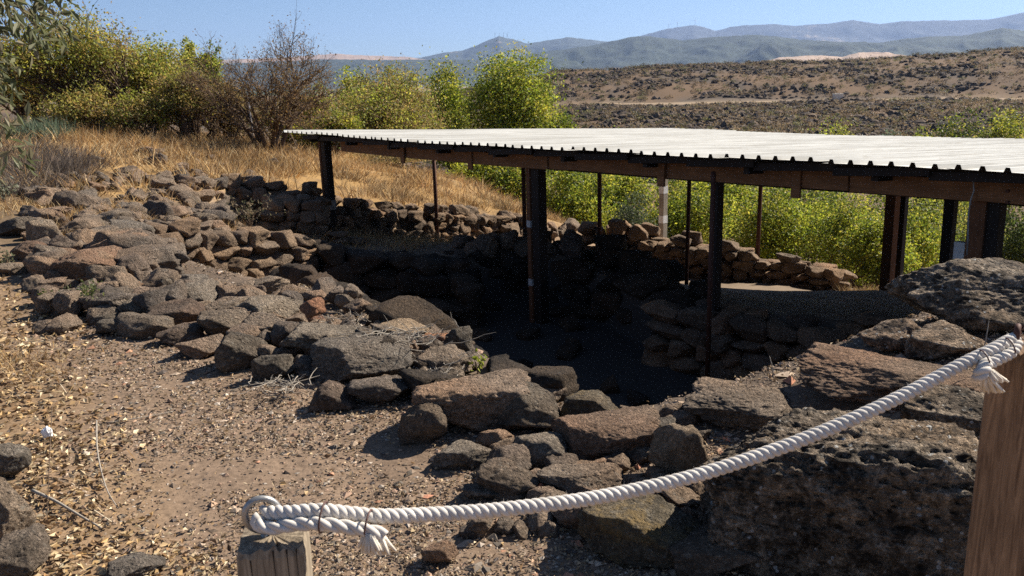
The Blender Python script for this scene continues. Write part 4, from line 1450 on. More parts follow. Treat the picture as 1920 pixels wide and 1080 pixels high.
def bare_tree(label, px, py_top, w_px, Y, seed, nleaf=2500, cols=((.12, .075, .035),), leaf=.06, levels=6):
    rng = np.random.default_rng(seed)
    top = at_y(px, py_top, Y); X = top[0]; zb = gz(X, Y); H = top[2] - zb
    wr = w_px * Y / F_PX / 2
    root = empty('tree', (X, Y, zb), label, 'tree')
    mb = MB(); tips = []
    def grow(p, d, L, r, lev):
        e = p + d * L
        path = bent(p, e, rng, 5, .2)
        path += np.array([0, 0, 1])[None] * (np.linspace(0, 1, 5)[:, None] ** 2) * L * .08
        mb.tube(path, np.linspace(r, r * .6, 5), 5 if lev < 2 else 3, False)
        if lev >= levels:
            tips.append(path[-1]); tips.append(path[2]); return
        n = rng.integers(3, 5) if lev > 0 else 4
        for k in range(n):
            q = d + rng.normal(size=3) * .55
            q[2] = q[2] * .8 + .08
            q /= np.linalg.norm(q)
            st = path[rng.integers(2, 5)]
            grow(st, q, L * rng.uniform(.62, .86), r * .55, lev + 1)
    for s in range(6):
        a = s / 6 * 6.28 + rng.uniform(-.4, .4)
        d = np.array([math.cos(a) * .75, math.sin(a) * .75, .9]); d /= np.linalg.norm(d)
        grow(np.array([math.cos(a) * .12, math.sin(a) * .12, -.1]), d, .36 * H, .075, 1)
    V = np.array(mb.v)
    sc = np.array([wr / np.percentile(np.abs(V[:, 0]), 97), wr / np.percentile(np.abs(V[:, 1]), 97), H / np.percentile(V[:, 2], 98.6)])
    mb.v = [tuple(v * sc) for v in V]
    tips = np.array(tips) * sc
    link('trunk', mb.mesh('trunk', M['bark'], True), root)
    P = tips[rng.integers(0, len(tips), nleaf)] + rng.normal(size=(nleaf, 3)) * .10
    V, F = leaf_quads(P, leaf, rng, .5)
    link('crown', build_mesh('crown', V, F, M['leaf'], False, np.repeat(pick(cols, nleaf, rng), 4, 0)), root)
    return root

OLIVE = [(.25, .23, .05), (.30, .26, .055), (.20, .20, .045), (.34, .23, .07), (.28, .18, .06), (.16, .16, .045)]
YOLIVE = [(.32, .33, .05), (.38, .35, .055), (.25, .28, .045), (.40, .30, .08), (.18, .20, .04)]
YGREEN = [(.33, .36, .035), (.40, .39, .045), (.25, .30, .03), (.45, .40, .06), (.15, .20, .025), (.10, .14, .02)]
BRNOL = [(.22, .165, .06), (.27, .20, .075), (.19, .17, .05), (.31, .20, .08)]
GREYG = [(.12, .16, .10), (.16, .20, .13), (.10, .125, .08)]
DKGRN = [(.06, .085, .02), (.08, .11, .03), (.10, .12, .03), (.13, .15, .03)]

OLIVE = [tuple(v * 1.2 for v in c) for c in OLIVE]
YOLIVE = [tuple(v * 1.15 for v in c) for c in YOLIVE]
BRNOL = [tuple(v * 1.15 for v in c) for c in BRNOL]

# left tree belt
tree('big olive brown tree at the top left behind the hanging branch', 120, 20, 300, 22.5, OLIVE + YOLIVE, 15000, .075, lobes=12, nclu=200, stems=4, branches=110, twigs=3, low=.2, shell=.35)
tree('tall dark olive tree behind the big olive tree at left', 40, 60, 180, 24.5, OLIVE, 8000, .08, stems=2, low=.1)
tree('bushy yellow olive tree second from the left', 268, 74, 180, 24, YOLIVE, 10500, .075, stems=4, branches=100, twigs=3, low=.2, nclu=150, shell=.35)
tree('brown leaved shrub tree with dark stems left of the bare tree', 345, 130, 150, 22, BRNOL + OLIVE, 6500, .07, stems=5, branches=100, twigs=3, low=.2, shell=.3)
tree('slim poplar left of a matching one behind the bare tree', 348, 66, 40, 30, YOLIVE, 3000, .09, lobes=5, nclu=60, low=.1)
tree('slim poplar right beside the bare tree top', 391, 68, 56, 30, YGREEN, 3600, .09, lobes=5, nclu=60, low=.1)
tree('low brown bush under the slim poplars', 420, 150, 120, 23, BRNOL, 4500, .07, stems=4, branches=50, twigs=2, low=.05)
bare_tree('dark bare branched tree with thorny twigs behind the pale pole', 488, 76, 245, 22, 77, 9000, ((.22, .13, .06), (.18, .13, .05), (.26, .16, .06)), .05)
tree('short green tree between bare tree and shelter roof', 590, 158, 90, 27, YGREEN + OLIVE, 4500, .085, low=.05)
tree('rounded olive brown tree behind the left roof end', 725, 122, 250, 30, BRNOL + YOLIVE, 15000, .085, lobes=12, nclu=220, stems=3, branches=70, twigs=2, low=.05)
tree('pale green tree top left of the rounded olive tree', 650, 118, 80, 38, YGREEN, 4500, .12, low=.1)
tree('pale green tree peeking over the rounded olive tree', 735, 112, 80, 40, YGREEN, 4000, .12, low=.1)
tree('yellow green tree left of the tallest tree', 838, 122, 120, 36, YGREEN, 8500, .11, nclu=150, low=.08)
tree('tallest yellow green tree rising above the roof', 955, 86, 180, 34, YGREEN, 17000, .105, lobes=14, nclu=260, low=.05, trunk_r=.2, branches=60)
tree('low yellow green bush right of the tallest tree', 1052, 196, 80, 34, YGREEN, 4000, .10, low=.02)
tree('dark bushy undergrowth below the roof by the left slope', 720, 300, 170, 26.5, BRNOL, 5500, .07, name='bush', cat='bush', stems=3, twigs=2, low=.03)
# bushes seen under and beyond the roof
for (lab, px, pt, w, Y, cols, n, lf) in (
        ('yellow green bush left of the centre post under the roof', 935, 285, 190, 30, YGREEN, 9500, .10),
        ('yellow green bush right of the centre post under the roof', 1080, 310, 190, 28, YGREEN, 9500, .095),
        ('grey green shrub in front of the bright bushes near the pale post', 1190, 352, 120, 24.5, [(.05, .07, .03), (.07, .09, .04), (.10, .12, .06)], 6000, .065),
        ('bright bush between pale post and middle steel prop', 1285, 312, 180, 27, YGREEN, 9000, .095),
        ('dark green tree in the gap behind the bright bushes', 1400, 300, 260, 38, DKGRN, 8000, .13),
        ('bright bush right behind the sunlit back wall', 1440, 352, 200, 24, YGREEN, 12000, .08),
        ('bright bush behind the right end of the back wall', 1580, 340, 210, 24.5, YGREEN, 12000, .08),
        ('tall bright bush far behind the middle steel prop', 1340, 290, 260, 34, YGREEN, 9000, .12),
        ('tall bright bush far behind the back wall end', 1530, 310, 260, 33, YGREEN + DKGRN, 9000, .12),
        ('tall dark bush far behind the brown post pair', 1700, 320, 260, 34, DKGRN + YGREEN, 9000, .12),
        ('dark bush filling the right edge under the roof beam', 1925, 350, 170, 24, DKGRN, 7000, .09),
        ('bright bush behind the pale post, partly hidden by the grey green shrub', 1150, 325, 150, 31, YGREEN, 6500, .10),
        ('bright low bush left of the brown post pair', 1640, 395, 160, 20.5, YGREEN, 8000, .075),
        ('bright bush right of the brown post pair', 1735, 375, 150, 22, YGREEN, 9000, .08),
        ('dark green bush behind the right hand posts', 1840, 345, 260, 27, DKGRN + YOLIVE, 9000, .09),
        ('olive bush at the right edge beyond the roof', 1900, 196, 130, 40, YOLIVE + YGREEN, 8000, .13),
        ('green bush left of the olive bush at the right edge', 1800, 216, 110, 42, YGREEN + DKGRN, 5500, .13),
        ('willow like yellow green bush above the middle of the roof', 1560, 226, 130, 60, YOLIVE + YGREEN, 7000, .16),
        ('small grey green bush above the roof right of the willow bush', 1672, 238, 70, 58, GREYG, 2500, .16),
        ('small yellow green bush above the roof near its back corner', 1160, 230, 56, 62, YGREEN, 2500, .16),
        ('small round green bush above the roof left of right edge group', 1730, 236, 60, 56, YGREEN, 2500, .15),
        ('tiny pale bush above the roof corner', 1108, 234, 50, 66, GREYG, 1800, .17)):
    tree(lab, px, pt, w, Y, cols, n, lf, name='bush', cat='bush', low=.0, stems=3, lobes=10, nclu=150, branches=30, trunk_r=.05)

for (lab, px, pt, w, Y, cols, n, lf) in (
        ('brown olive undergrowth bush below the big olive brown tree', 150, 150, 170, 21.5, OLIVE, 4000, .07),
        ('olive bush with dark stems below the second tree from left', 255, 165, 150, 21.5, BRNOL + YOLIVE, 4000, .07),
        ('olive tree filling the gap between first and second left trees', 195, 82, 150, 26, YOLIVE + OLIVE, 8000, .08),
        ('yellow olive tree behind the brown leaved shrub tree', 330, 100, 120, 27, YOLIVE, 6000, .08),
        ('green bush low behind the bare tree', 540, 185, 150, 28, YOLIVE + BRNOL, 6000, .08),
        ('dense green undergrowth between bare tree and roof', 620, 205, 120, 26, YGREEN + BRNOL, 6000, .08)):
    tree(lab, px, pt, w, Y, cols, n, lf, name='bush', cat='bush', low=.0, stems=4, lobes=9, nclu=120, branches=44, twigs=2, trunk_r=.05)

# low grey green plants on the slope
for (lab, px, py, w, h, Y) in (('grey green spiky weed patch at far left in the grass', 75, 262, 92, 50, 17.5), ('grey green weed on slope below the roof, upper', 960, 372, 110, 46, 23.5), ('grey green weed on slope below the roof, lower', 1050, 400, 70, 44, 22.5)):
    G = hit(px, py)
    rng = np.random.default_rng(int(px))
    d = depth_of(G); wr = w * d / F_PX / 2; hh = h * d / F_PX
    n = 900
    b0 = np.stack([rng.normal(size=n) * wr * .5, rng.normal(size=n) * wr * .5, np.zeros(n)], 1)
    zz = ground(G[0] + b0[:, 0], G[1] + b0[:, 1]) - G[2]
    b0[:, 2] = zz
    dr = rng.normal(size=(n, 3)) * .45 + np.array([0, 0, 1.0]); dr /= np.linalg.norm(dr, axis=1)[:, None]
    L = hh * rng.uniform(.5, 1.0, n)[:, None]
    sw = np.cross(dr, rng.normal(size=(n, 3))); sw /= np.linalg.norm(sw, axis=1)[:, None]
    V = np.stack([b0 - sw * .018, b0 + sw * .018, b0 + dr * L], 1).reshape(-1, 3)
    F = np.arange(n * 3).reshape(n, 3)
    o = link('weed', build_mesh('weed', V, F, M['leaf'], False, np.repeat(pick(GREYG, n, rng), 3, 0)), None, G)
    tag(o, lab, 'plant')

# near tree at the left: trunk out of frame, leafy sprays hanging in
def spray(mb, leaves, a, b, rng, n, r0=.008, droop=.12):
    path = bent(a, b, rng, 9, .18, -droop)
    mb.tube(path, np.linspace(r0, r0 * .2, 9), 5, False)
    for i in range(n):
        k = rng.integers(1, 8); f = rng.random()
        q = path[k] * (1 - f) + path[k + 1] * f
        dirv = (path[k + 1] - path[k]); dirv /= np.linalg.norm(dirv)
        side = rng.normal(size=3); side -= dirv * np.dot(side, dirv); side /= np.linalg.norm(side)
        tw = q + side * rng.uniform(.02, .12) + dirv * rng.uniform(0, .08) - np.array([0, 0, rng.uniform(0, .05)])
        leaves.append((tw, dirv * .6 + side * .6 - np.array([0, 0, .35])))
    return path
rng = np.random.default_rng(55)
nt_base = np.array([-3.9, 3.7]); nz = gz(*nt_base)
ntree = empty('tree', (nt_base[0], nt_base[1], nz), 'near tree with narrow grey green leaves hanging in at the top left corner', 'tree')
mb = MB(); leaves = []
o3 = np.array([nt_base[0], nt_base[1], nz])
tr_top = np.array([-3.6, 3.9, 3.0])
mb.tube(bent((nt_base[0], nt_base[1], nz - .1), tr_top, rng, 8, .08), np.linspace(.09, .05, 8), 8)
hub = [tr_top, np.array([-3.0, 4.2, 2.9]), np.array([-2.9, 4.4, 2.3])]
for (ends, start, n, dd) in (([(120, 30), (132, 70), (100, 88), (60, 28), (90, 8), (40, 55), (20, 20), (110, 60), (75, 62), (60, -30), (130, -40), (20, 80)], 1, 150, 4.6), ([(12, 150), (6, 100), (24, 215), (12, 260), (18, 300), (28, 290), (-10, 180), (-20, 250), (5, 130)], 2, 65, 4.4)):
    for (a, b) in ends:
        e = at_depth(a, b, dd + rng.uniform(-.5, .5))
        spray(mb, leaves, hub[start] + rng.normal(size=3) * .12, e, rng, int(n * 1.3))
for a, b in ((0, 1), (1, 2)):
    mb.tube(bent(hub[a], hub[b], rng, 6, .1), np.linspace(.04, .022, 6), 6)
LPn = np.array([l[0] for l in leaves]); LD = np.array([l[1] for l in leaves]); LD /= np.linalg.norm(LD, axis=1)[:, None]
V, F = leaf_quads(LPn - o3, .068, rng, .36, dirs=LD)
link('crown', build_mesh('crown', V, F, M['leaf'], False, np.repeat(pick([(.14, .15, .07), (.20, .20, .11), (.10, .115, .05), (.24, .21, .12)], len(LPn), rng), 4, 0)), ntree)
mb.v = [tuple(np.array(v) - o3) for v in mb.v]
link('trunk', mb.mesh('trunk', M['bark'], True), ntree)

# ------------------------------------------------------------------ dry grass on the slope
def blades(P, h, w, rng, lean=.45, dirs=None):
    n = len(P)
    dr = rng.normal(size=(n, 3)) * lean
    dr[:, 2] = np.abs(dr[:, 2]) * .4 + 1.0
    if dirs is not None: dr[:, :2] += dirs
    dr /= np.linalg.norm(dr, axis=1)[:, None]
    L = (h * rng.uniform(.5, 1.15, n))[:, None]
    a = rng.uniform(0, math.pi, n)
    sw = np.stack([np.cos(a), np.sin(a), np.zeros(n)], 1) * w
    mid = P + dr * L * .55
    dr2 = dr.copy(); dr2[:, 2] *= .55; dr2 /= np.linalg.norm(dr2, axis=1)[:, None]
    tip = mid + dr2 * L * .55
    V = np.stack([P - sw, P + sw, mid + sw * .6, tip, mid - sw * .6], 1).reshape(-1, 3)
    i = np.arange(n)[:, None] * 5
    F = np.concatenate([i + np.array([[0, 1, 2]]), i + np.array([[0, 2, 4]]), i + np.array([[4, 2, 3]])])
    return V, F, 5

def grass_patch(label, ntuft, per, poly, h, w, cols, seed, dens=None, sig=.12, name='dry_grass'):
    rng = np.random.default_rng(seed)
    pts = []
    lo = poly.min(0); hi = poly.max(0)
    while len(pts) < ntuft:
        q = lo + (hi - lo) * rng.random((ntuft * 3, 2))
        r = np.hypot(q[:, 0], q[:, 1])
        keep = (psd(q[:, 0], q[:, 1], poly) < 0) & (rng.random(len(q)) < np.clip((17 / r) ** 2, 0, 1))
        keep &= (fbm2(q[:, 0], q[:, 1], .55, 3, seed) + rng.normal(size=len(q)) * .15 > -.05)
        if dens is not None: keep &= rng.random(len(q)) < dens(q[:, 0], q[:, 1])
        pts += list(q[keep])
    pts = np.array(pts[:ntuft])
    th = h * rng.uniform(.5, 1.25, ntuft)
    tone = rng.normal(size=ntuft) * .2 + .5 * fbm2(pts[:, 0], pts[:, 1], .7, 3, seed + 9)
    idx = np.repeat(np.arange(ntuft), per)
    o = rng.normal(size=(len(idx), 2)) * sig
    xy = pts[idx] + o
    z = ground(xy[:, 0], xy[:, 1]) - .02
    wind = np.stack([fbm2(pts[:, 0], pts[:, 1], .4, 2, seed + 2), fbm2(pts[:, 0], pts[:, 1], .4, 2, seed + 3)], 1) * 1.0
    V, F, k = blades(np.column_stack([xy, z]), th[idx], w, rng, .6, o * 4.5 + wind[idx] * 1.6)
    c = pick(cols, len(idx), rng, .15) * (1 + tone[idx])[:, None]
    ob = link(name, build_mesh(name, V, F, M['grass'], False, np.repeat(np.clip(c, .01, .9), k, 0)))
    return tag(ob, label, 'dry grass', kind='stuff')

STRAW = [(.42, .26, .10), (.47, .31, .14), (.36, .20, .07), (.52, .39, .21), (.28, .17, .085), (.20, .125, .07), (.48, .36, .20)]
grass_patch('tall orange dry grass covering the slope below the trees', 4300, 26, GRASS, .36, .009, STRAW, 71,
            dens=lambda x, y: np.where((y < 14.2) & (x < -4), .25, 1.0) * np.where(y < 12.5, .3, 1))
grass_patch('grey dead brush and stalks on the bank at far left', 420, 30, np.array([(-8.5, 11.5), (-6.3, 11.6), (-7.0, 15.5), (-10, 17), (-11, 13)]), .5, .006, [(.12, .095, .08), (.17, .14, .12), (.09, .07, .055), (.22, .17, .12)], 72, name='dry_brush')
grass_patch('sparse dry stalks on the rubble and room floor behind the walls', 300, 12, np.array([(-4.6, 12.4), (-3.2, 12.4), (-2, 13.4), (-1, 15), (0, 18), (-1.6, 18.3), (-3.8, 16.3), (-4.8, 15.6)]), .28, .005, STRAW + [(.2, .16, .1)], 73)
grass_patch('short straw growing between the stones of the left rubble field', 520, 16, np.array([(-7.2, 8.8), (-3.6, 9.0), (-3.5, 11.8), (-4.2, 12.6), (-8, 12.6)]), .17, .005, STRAW, 75)
grass_patch('short dry grass on the open ground left of the path', 700, 18, np.array([(-12, 4), (-6.0, 4.5), (-5.2, 8), (-7, 10.5), (-14, 12)]), .16, .005, STRAW, 76)
grass_patch('dry straw tuft beside the brown post pair on the terrace', 16, 40, np.array([(5.9, 15.6), (6.5, 15.2), (6.7, 15.7), (6.2, 16.2)]), .26, .006, STRAW, 74, sig=.07)

# ------------------------------------------------------------------ path litter
def in_path(x, y):
    return (psd(x, y, LOWER) > .02) & (y < 11) & (y > 1.2)

def scatter_xy(n, rng, dens, box=(-5, 1.2, 1.6, 9)):
    out = np.zeros((0, 2))
    while len(out) < n:
        # denser close to the camera, where more shows
        r = np.exp(rng.uniform(math.log(1.7), math.log(9.5), n * 3))
        a = rng.uniform(-1.0, .62, n * 3)
        x = np.sin(a) * r; y = np.cos(a) * r
        k = in_path(x, y) & (rng.random(len(x)) < dens(x, y))
        out = np.concatenate([out, np.stack([x, y], 1)[k]])
    return out[:n]

rng = np.random.default_rng(81)
# stone chips: squashed octahedra
def chips(n, s_lo, s_hi, cols, dens, seed, name, label):
    rng = np.random.default_rng(seed)
    xy = scatter_xy(n, rng, dens)
    z = ground(xy[:, 0], xy[:, 1])
    r = np.hypot(xy[:, 0], xy[:, 1])
    s = np.exp(rng.uniform(math.log(s_lo), math.log(s_hi), n)) * np.clip(.6 + r / 8, .7, 1.6)
    B = np.array([(1, 0, 0), (0, 1, 0), (-1, 0, 0), (0, -1, 0), (0.2, .1, .62), (0, 0, -.5)], float)
    T_ = np.array([(0, 1, 4), (1, 2, 4), (2, 3, 4), (3, 0, 4), (1, 0, 5), (2, 1, 5), (3, 2, 5), (0, 3, 5)])
    jit = 1 + rng.normal(size=(n, 6, 3)) * .28
    a = rng.uniform(0, 6.28, n)
    Q = B[None] * jit * np.stack([np.ones(n), rng.uniform(.5, 1, n), rng.uniform(.4, .9, n)], 1)[:, None, :]
    ca, sa = np.cos(a)[:, None], np.sin(a)[:, None]
    X = Q[:, :, 0] * ca - Q[:, :, 1] * sa; Yq = Q[:, :, 0] * sa + Q[:, :, 1] * ca
    V = np.stack([X * s[:, None] + xy[:, 0:1], Yq * s[:, None] + xy[:, 1:2], Q[:, :, 2] * s[:, None] + z[:, None] + s[:, None] * .12], 2).reshape(-1, 3)
    F = (np.arange(n)[:, None, None] * 6 + T_[None]).reshape(-1, 3)
    c = pick(cols, n, rng, .22)
    ob = link(name, build_mesh(name, V, F, M['chip'], False, np.repeat(c, 6, 0)))
    return tag(ob, label, 'gravel', kind='stuff')
CH = [(.25, .178, .122), (.30, .22, .155), (.18, .13, .092), (.36, .275, .20), (.14, .115, .09), (.25, .165, .115), (.36, .30, .24), (.10, .08, .068), (.20, .145, .10)]
pathd = lambda x, y: np.clip(.3 + .9 * sstep(-.3, .3, x + .95 + .66 * (y - 2.75)), 0, 1) * (.12 + .88 * sstep(-.28, .22, fbm2(x, y, 1.6, 4, 19)))
chips(52000, .004, .011, CH, pathd, 82, 'gravel', 'fine pale gravel and grit strewn over the earth path')
chips(5000, .010, .022, CH + CH + [(.34, .18, .11), (.40, .26, .17)], pathd, 83, 'pebbles', 'coarser reddish and grey pebbles and potsherds on the path')
chips(520, .022, .042, CH[:6] + [(.38, .18, .11)], lambda x, y: np.clip(sstep(-1.6, .2, x), 0, 1), 84, 'cobbles', 'scattered larger stones on the path beside the boulders')

# leaves
leafd = lambda x, y: np.clip(sstep(.12, -.45, x + .95 + .66 * (y - 2.75) + .45 * fbm2(x, y, 1.2, 3, 5)), .006, 1)
def litter(n, size, cols, dens, seed, name, label):
    rng = np.random.default_rng(seed)
    xy = scatter_xy(n, rng, dens)
    z = ground(xy[:, 0], xy[:, 1]) + rng.uniform(.002, .022, n)
    D = rng.normal(size=(n, 3)); D[:, 2] *= .35
    r = np.hypot(xy[:, 0], xy[:, 1])
    V, F = leaf_quads(np.column_stack([xy, z]), size * np.clip(.7 + r / 7, .8, 1.7), rng, .55, flat=1.0, dirs=D * 3, bend=.5)
    # lay leaves roughly flat
    c = pick(cols, n, rng, .25)
    ob = link(name, build_mesh(name, V, F, M['litter'], False, np.repeat(c, 4, 0)))
    return tag(ob, label, 'leaf litter', kind='stuff')
LEAFC = [(.46, .33, .18), (.52, .40, .24), (.36, .24, .12), (.58, .48, .32), (.24, .145, .07), (.42, .28, .13), (.18, .11, .06)]
litter(26000, .026, LEAFC, leafd, 91, 'leaf_litter', 'deep drift of curled tan dry leaves on the left of the path')
litter(30000, .015, [(.32, .24, .15), (.40, .31, .20), (.24, .165, .10), (.17, .115, .07), (.28, .19, .105)], pathd, 92, 'leaf_crumbs', 'small broken leaf bits spread across the path')

# straw stalks in the litter
rng = np.random.default_rng(93)
n = 900
xy = scatter_xy(n, rng, leafd)
z = ground(xy[:, 0], xy[:, 1]) + .012
mb_v = []; 
a = rng.uniform(0, 3.14, n); L = rng.uniform(.04, .16, n)
dx = np.stack([np.cos(a), np.sin(a), rng.normal(size=n) * .12], 1) * L[:, None]
wv = np.stack([-np.sin(a), np.cos(a), np.zeros(n)], 1) * .0016
P0 = np.column_stack([xy, z])
V = np.stack([P0 - dx / 2 - wv, P0 - dx / 2 + wv, P0 + dx / 2 + wv, P0 + dx / 2 - wv, P0 + np.array([0, 0, .004])], 1)[:, :4].reshape(-1, 3)
F = np.arange(n * 4).reshape(n, 4)
tag(link('straw', build_mesh('straw', V, F, M['litter'], False, np.repeat(pick(STRAW + [(.5, .42, .3)], n, rng), 4, 0))), 'loose straw stalks lying among the dry leaves', 'straw', kind='stuff')
# orange trampled straw patch at left
grass_patch('flattened orange straw patch on the left of the path', 110, 30, np.array([(-3.3, 4.6), (-2.55, 4.5), (-2.35, 4.9), (-2.8, 5.3), (-3.6, 5.3)]), .085, .003, STRAW, 94, sig=.10)

# sticks
def stick(label, pts, r, mat='bark_pale', name='stick', forks=()):
    P = []
    for (a, b, lift) in pts:
        g = hit(a, b); g[2] += lift; P.append(g)
    o3 = P[0].copy()
    mb = MB(); pp, d = smooth_path([p - o3 for p in P], 5)
    mb.tube(pp, np.linspace(r, r * .5, len(pp)), 6)
    for (i, dv, L) in forks:
        q = pp[min(i, len(pp) - 1)]
        mb.tube([q, q + np.array(dv) * L * .5, q + np.array(dv) * L + np.array([0, 0, .01])], [r * .5, r * .4, r * .2], 5)
    return tag(link(name, mb.mesh(name, M[mat], True), None, o3), label, 'stick')
stick('pale dead stick lying across the leaves by the left corner boulders', [(62, 928, .02), (105, 952, .03), (150, 975, .02), (190, 994, .01)], .0075)
stick('thin grey dead stem standing in the leaf litter', [(186, 826, .10), (186, 870, .06), (200, 925, .03), (222, 958, .01)], .004, forks=((8, (.3, .2, .5), .06), (10, (-.3, .1, .3), .07)))
stick('thin dark upright stem near the white tissue', [(104, 806, .12), (96, 900, .06), (88, 1010, .01)], .0022, 'bark')
stick('curved straw coloured twig on the open path', [(200, 796, .008), (260, 788, .012), (325, 774, .008)], .003)
# twig tangles on the rim
def twigs(label, px, py, w, n, seed, lift=0.03, name='twig_tangle'):
    rng = np.random.default_rng(seed)
    G = hit(px, py, lift); d = depth_of(G); wr = w * d / F_PX / 2
    mb = MB()
    for i in range(n):
        a = rng.normal(size=3) * np.array([wr * .5, wr * .35, wr * .12]); a[2] = abs(a[2])
        b = a + rng.normal(size=3) * np.array([wr * .6, wr * .5, wr * .25]); b[2] = abs(b[2])
        mb.tube(bent(a, b, rng, 5, .35), np.linspace(.0032, .0012, 5), 4, False)
    return tag(link(name, mb.mesh(name, M['bark_pale'], True), None, G), label, 'twigs')
twigs('tangle of pale dead twigs beside the round dark boulder', 530, 728, 110, 46, 1)
twigs('dry twigs piled on the brown rubble mound of the rim', 755, 640, 150, 60, 2, .14)
twigs('dead twig tangle on rim before the rounded brown rock', 815, 695, 90, 40, 3, .05)
twigs('dry weed stalks on the big pitted grey rock', 640, 612, 110, 40, 4, .08)
# single stems
for (lab, a, b, c, d_, Y) in (('thin dry stem standing on the tan boulder by the pit', 1443, 668, 1450, 708, 3.9), ('thin dry stem before the massive black rock at right', 1854, 602, 1840, 672, 3.6)):
    p0 = at_y(c, d_, Y); p1 = at_y(a, b, Y)
    mb = MB(); mb.tube([np.zeros(3), (p1 - p0) * .5 + np.array([.004, 0, 0]), p1 - p0], [.003, .0025, .0015], 5)
    tag(link('dry_stem', mb.mesh('dry_stem', M['bark_pale'], True), None, p0), lab, 'stem')
# white tissue
G = hit(90, 824)
rng = np.random.default_rng(5)
V, F = ico(3)
V = V * np.array([.022, .018, .035])[None] * (1 + .5 * fbm(V * 2.5 + 3, 3, 6))[:, None]
tag(link('tissue', build_mesh('tissue', V, F, M['tissue'], False), None, (G[0], G[1], G[2] + .028)), 'crumpled white tissue lying in the leaves at left', 'litter')
# green weed on path
def weed(label, px, py, w, h, cols, n, seed, leaf=.03, name='weed', stemn=14):
    rng = np.random.default_rng(seed)
    G = hit(px, py); d = depth_of(G); wr = w * d / F_PX / 2; hh = h * d / F_PX
    root = empty(name, G, label, 'plant')
    tips = []; mb = MB()
    for i in range(stemn):
        e = np.array([rng.normal() * wr * .6, rng.normal() * wr * .5, hh * rng.uniform(.4, 1)])
        p = bent((0, 0, 0), e, rng, 5, .2, -.1)
        mb.tube(p, np.linspace(.003, .0012, 5), 4, False)
        tips += list(p[2:])
    link('stems', mb.mesh('stems', M['bark'], True), root)
    tips = np.array(tips)
    P = tips[rng.integers(0, len(tips), n)] + rng.normal(size=(n, 3)) * leaf * .8
    P[:, 2] = np.maximum(P[:, 2], .01)
    V, F = leaf_quads(P, leaf, rng, .6)
    link('leaves', build_mesh('leaves', V, F, M['leaf'], False, np.repeat(pick(cols, n, rng), 4, 0)), root)
weed('small green weed growing at the path edge by the rocks', 152, 586, 84, 58, [(.10, .12, .03), (.14, .15, .05), (.18, .19, .10), (.08, .10, .025)], 420, 3, .034)
weed('tiny yellow green sprout on the pit rim', 896, 700, 24, 34, [(.24, .28, .03), (.30, .32, .05)], 22, 4, .035, stemn=4)
weed('small pale weed on the left edge beside the stone row', 8, 380, 50, 60, [(.16, .17, .11), (.22, .22, .15)], 200, 6, .05)
weed('low weed growing between stones at the left end of row', 15, 500, 40, 36, [(.10, .11, .05), (.16, .16, .09)], 90, 7, .03)
weed('thistle stalks in the hollow behind the sunlit wall', 470, 428, 110, 60, [(.17, .13, .08), (.22, .17, .10), (.11, .11, .06)], 260, 8, .04, stemn=24)

# pale pole in the grass
G = hit(477, 279)
tp_ = at_y(464, 167, G[1])
mb = MB(); mb.tube([np.zeros(3) - np.array([0, 0, .1]), (tp_ - G)], [.022, .018], 8)
tag(link('pole', mb.mesh('pole', M['pole'], True), None, G), 'thin pale leaning pole in the grass before the bare tree', 'pole')

# ------------------------------------------------------------------ far lava field details
def lava_mass(n, rlo, rhi, s_lo, s_hi, cols, seed, name, label, thr, flat=.7, az=(-6, 36), roadgap=12, cat='lava rubble', clump=.06):
    rng = np.random.default_rng(seed)
    pts = np.zeros((0, 2))
    while len(pts) < n:
        r = rng.uniform(rlo, rhi, n * 4) ; a = np.radians(rng.uniform(az[0], az[1], n * 4))
        x = np.sin(a) * r; y = np.cos(a) * r
        m = fbm2(x, y, clump, 5, 51, .6) * .5 + .5
        k = (m + rng.normal(size=len(x)) * .05 > thr) & (np.abs(r - 232 - 3 * np.sin(np.degrees(a) * .3)) > roadgap)
        pts = np.concatenate([pts, np.stack([x, y], 1)[k]])
    pts = pts[:n]
    z = ground(pts[:, 0], pts[:, 1])
    D, Fi = ico(1)
    s = np.exp(rng.uniform(math.log(s_lo), math.log(s_hi), n))
    jit = 1 + rng.normal(size=(n, len(D), 1)) * .28
    V = D[None] * jit * s[:, None, None] * np.array([1, 1, flat])[None, None]
    V = V + np.column_stack([pts, z + s * .2])[:, None, :]
    F = (np.arange(n)[:, None, None] * len(D) + Fi[None]).reshape(-1, 3)
    c = pick(cols, n, rng, .25)
    ob = link(name, build_mesh(name, V.reshape(-1, 3), F, M['lava'], False, np.repeat(c, len(D), 0)))
    return tag(ob, label, cat, kind='stuff')
lava_mass(15000, 75, 345, .22, .85, [(.055, .042, .034), (.075, .056, .042), (.10, .072, .05), (.13, .092, .06)], 301, 'lava_rubble', 'black jagged lava rubble covering the far hillside', .485)

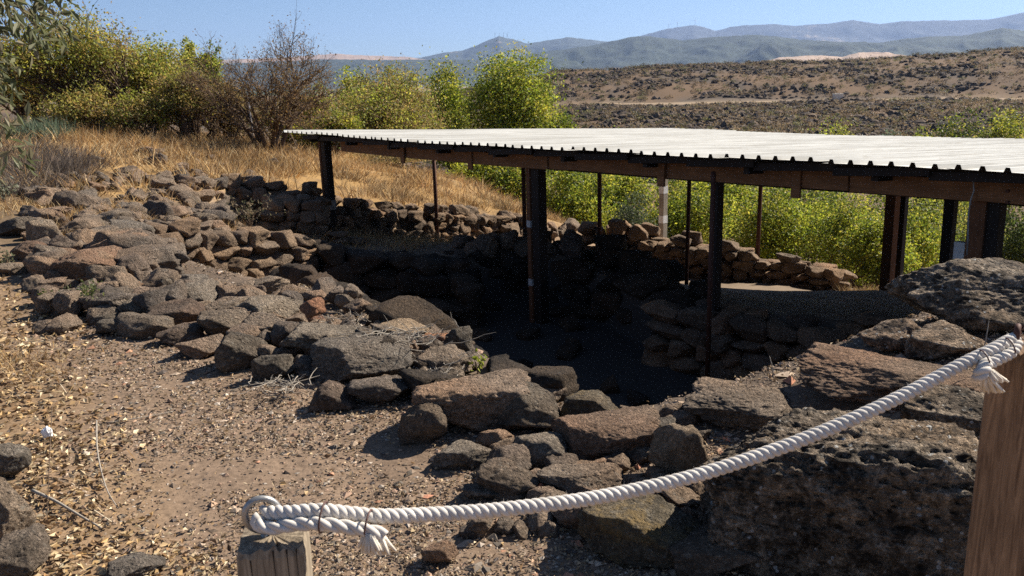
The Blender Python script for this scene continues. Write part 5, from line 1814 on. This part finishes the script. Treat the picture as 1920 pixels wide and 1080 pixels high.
def shrubs(n, rlo, rhi, seed, cols, name, label, s=(.5, 1.5), per=46, leaf=.3, az=(-6, 36), gap=11):
    rng = np.random.default_rng(seed)
    r = rng.uniform(rlo, rhi, n * 3); a = np.radians(rng.uniform(az[0], az[1], n * 3))
    k = np.abs(r - 232) > gap
    r = r[k][:n]; a = a[k][:n]; n = len(r)
    x = np.sin(a) * r; y = np.cos(a) * r; z = ground(x, y)
    sz = rng.uniform(s[0], s[1], n)
    idx = np.repeat(np.arange(n), per)
    q = rng.normal(size=(len(idx), 3)); q /= np.linalg.norm(q, axis=1)[:, None]
    q *= rng.uniform(.5, 1, (len(idx), 1)); q[:, 2] = np.abs(q[:, 2]) * .8
    P = np.column_stack([x, y, z])[idx] + q * sz[idx][:, None]
    V, F = leaf_quads(P, leaf, rng, .6)
    c = pick(cols, n, rng, .2)[idx] * (1 + rng.normal(size=(len(idx), 1)) * .2)
    ob = link(name, build_mesh(name, V, F, M['leaf'], False, np.repeat(np.clip(c, .01, .5), 4, 0)))
    return tag(ob, label, 'scrub', kind='stuff')
shrubs(6500, 90, 345, 311, [(.14, .10, .055), (.18, .13, .07), (.13, .12, .05), (.20, .145, .085)], 'scrub', 'brown and olive scrub dotted over the far lava hillside', per=34, leaf=.36)
shrubs(200, 318, 332, 312, [(.06, .055, .03), (.075, .065, .04)], 'ridge_scrub', 'dark scrub along the crest of the lava hill', (.6, 2.0), 60, .36)

# concrete block by the far road
P = at_dist(1571, 188, 238); zg = gz(P[0], P[1])
mb = MB(); mb.box((0, 0, .65), (1.1, .8, .65)); mb.box((0, 0, 1.36), (1.2, .9, .06))
tag(link('concrete_hut', mb.mesh('concrete_hut', mat_plain('concrete', (.5, .48, .44), .9, nscale=2), False, .03), None, (P[0], P[1], zg)), 'small pale concrete box beside the far dirt road', 'hut')

# masts on the pointed peak and turbines on the far ridge
mb = MB()
for i, (a, h) in enumerate(((928, 9), (936, 8), (944, 10), (951, 9))):
    p = at_dist(a, 70, 6990); q = at_dist(a, 70 - h, 6990)
    o = MB(); o.tube([np.zeros(3), q - p], [2.2, 1.2], 5)
    tag(link('mast', o.mesh('mast', M['steel']), None, p), 'tiny radio mast on the pointed mountain top', 'mast', 'masts on the peak')
for i, (a, b) in enumerate(((1254, 55), (1270, 52), (1303, 48))):
    p = at_dist(a, b, 8990)
    root = empty('wind_turbine', p, 'tiny wind turbine on the far blue ridge', 'wind turbine', 'turbines on the ridge')
    s = 8990 / F_PX
    o = MB(); o.tube([(0, 0, 0), (0, 0, 9 * s)], [1.6, 1.0], 6)
    link('tower', o.mesh('tower', M['pole']), root)
    for k in range(3):
        an = k * 2.094 + i * .7
        o = MB(); o.tube([(0, -3, 9 * s), (math.cos(an) * 5 * s, -3, 9 * s + math.sin(an) * 5 * s)], [1.0, .3], 4)
        link('blade', o.mesh('blade', M['pole']), root)
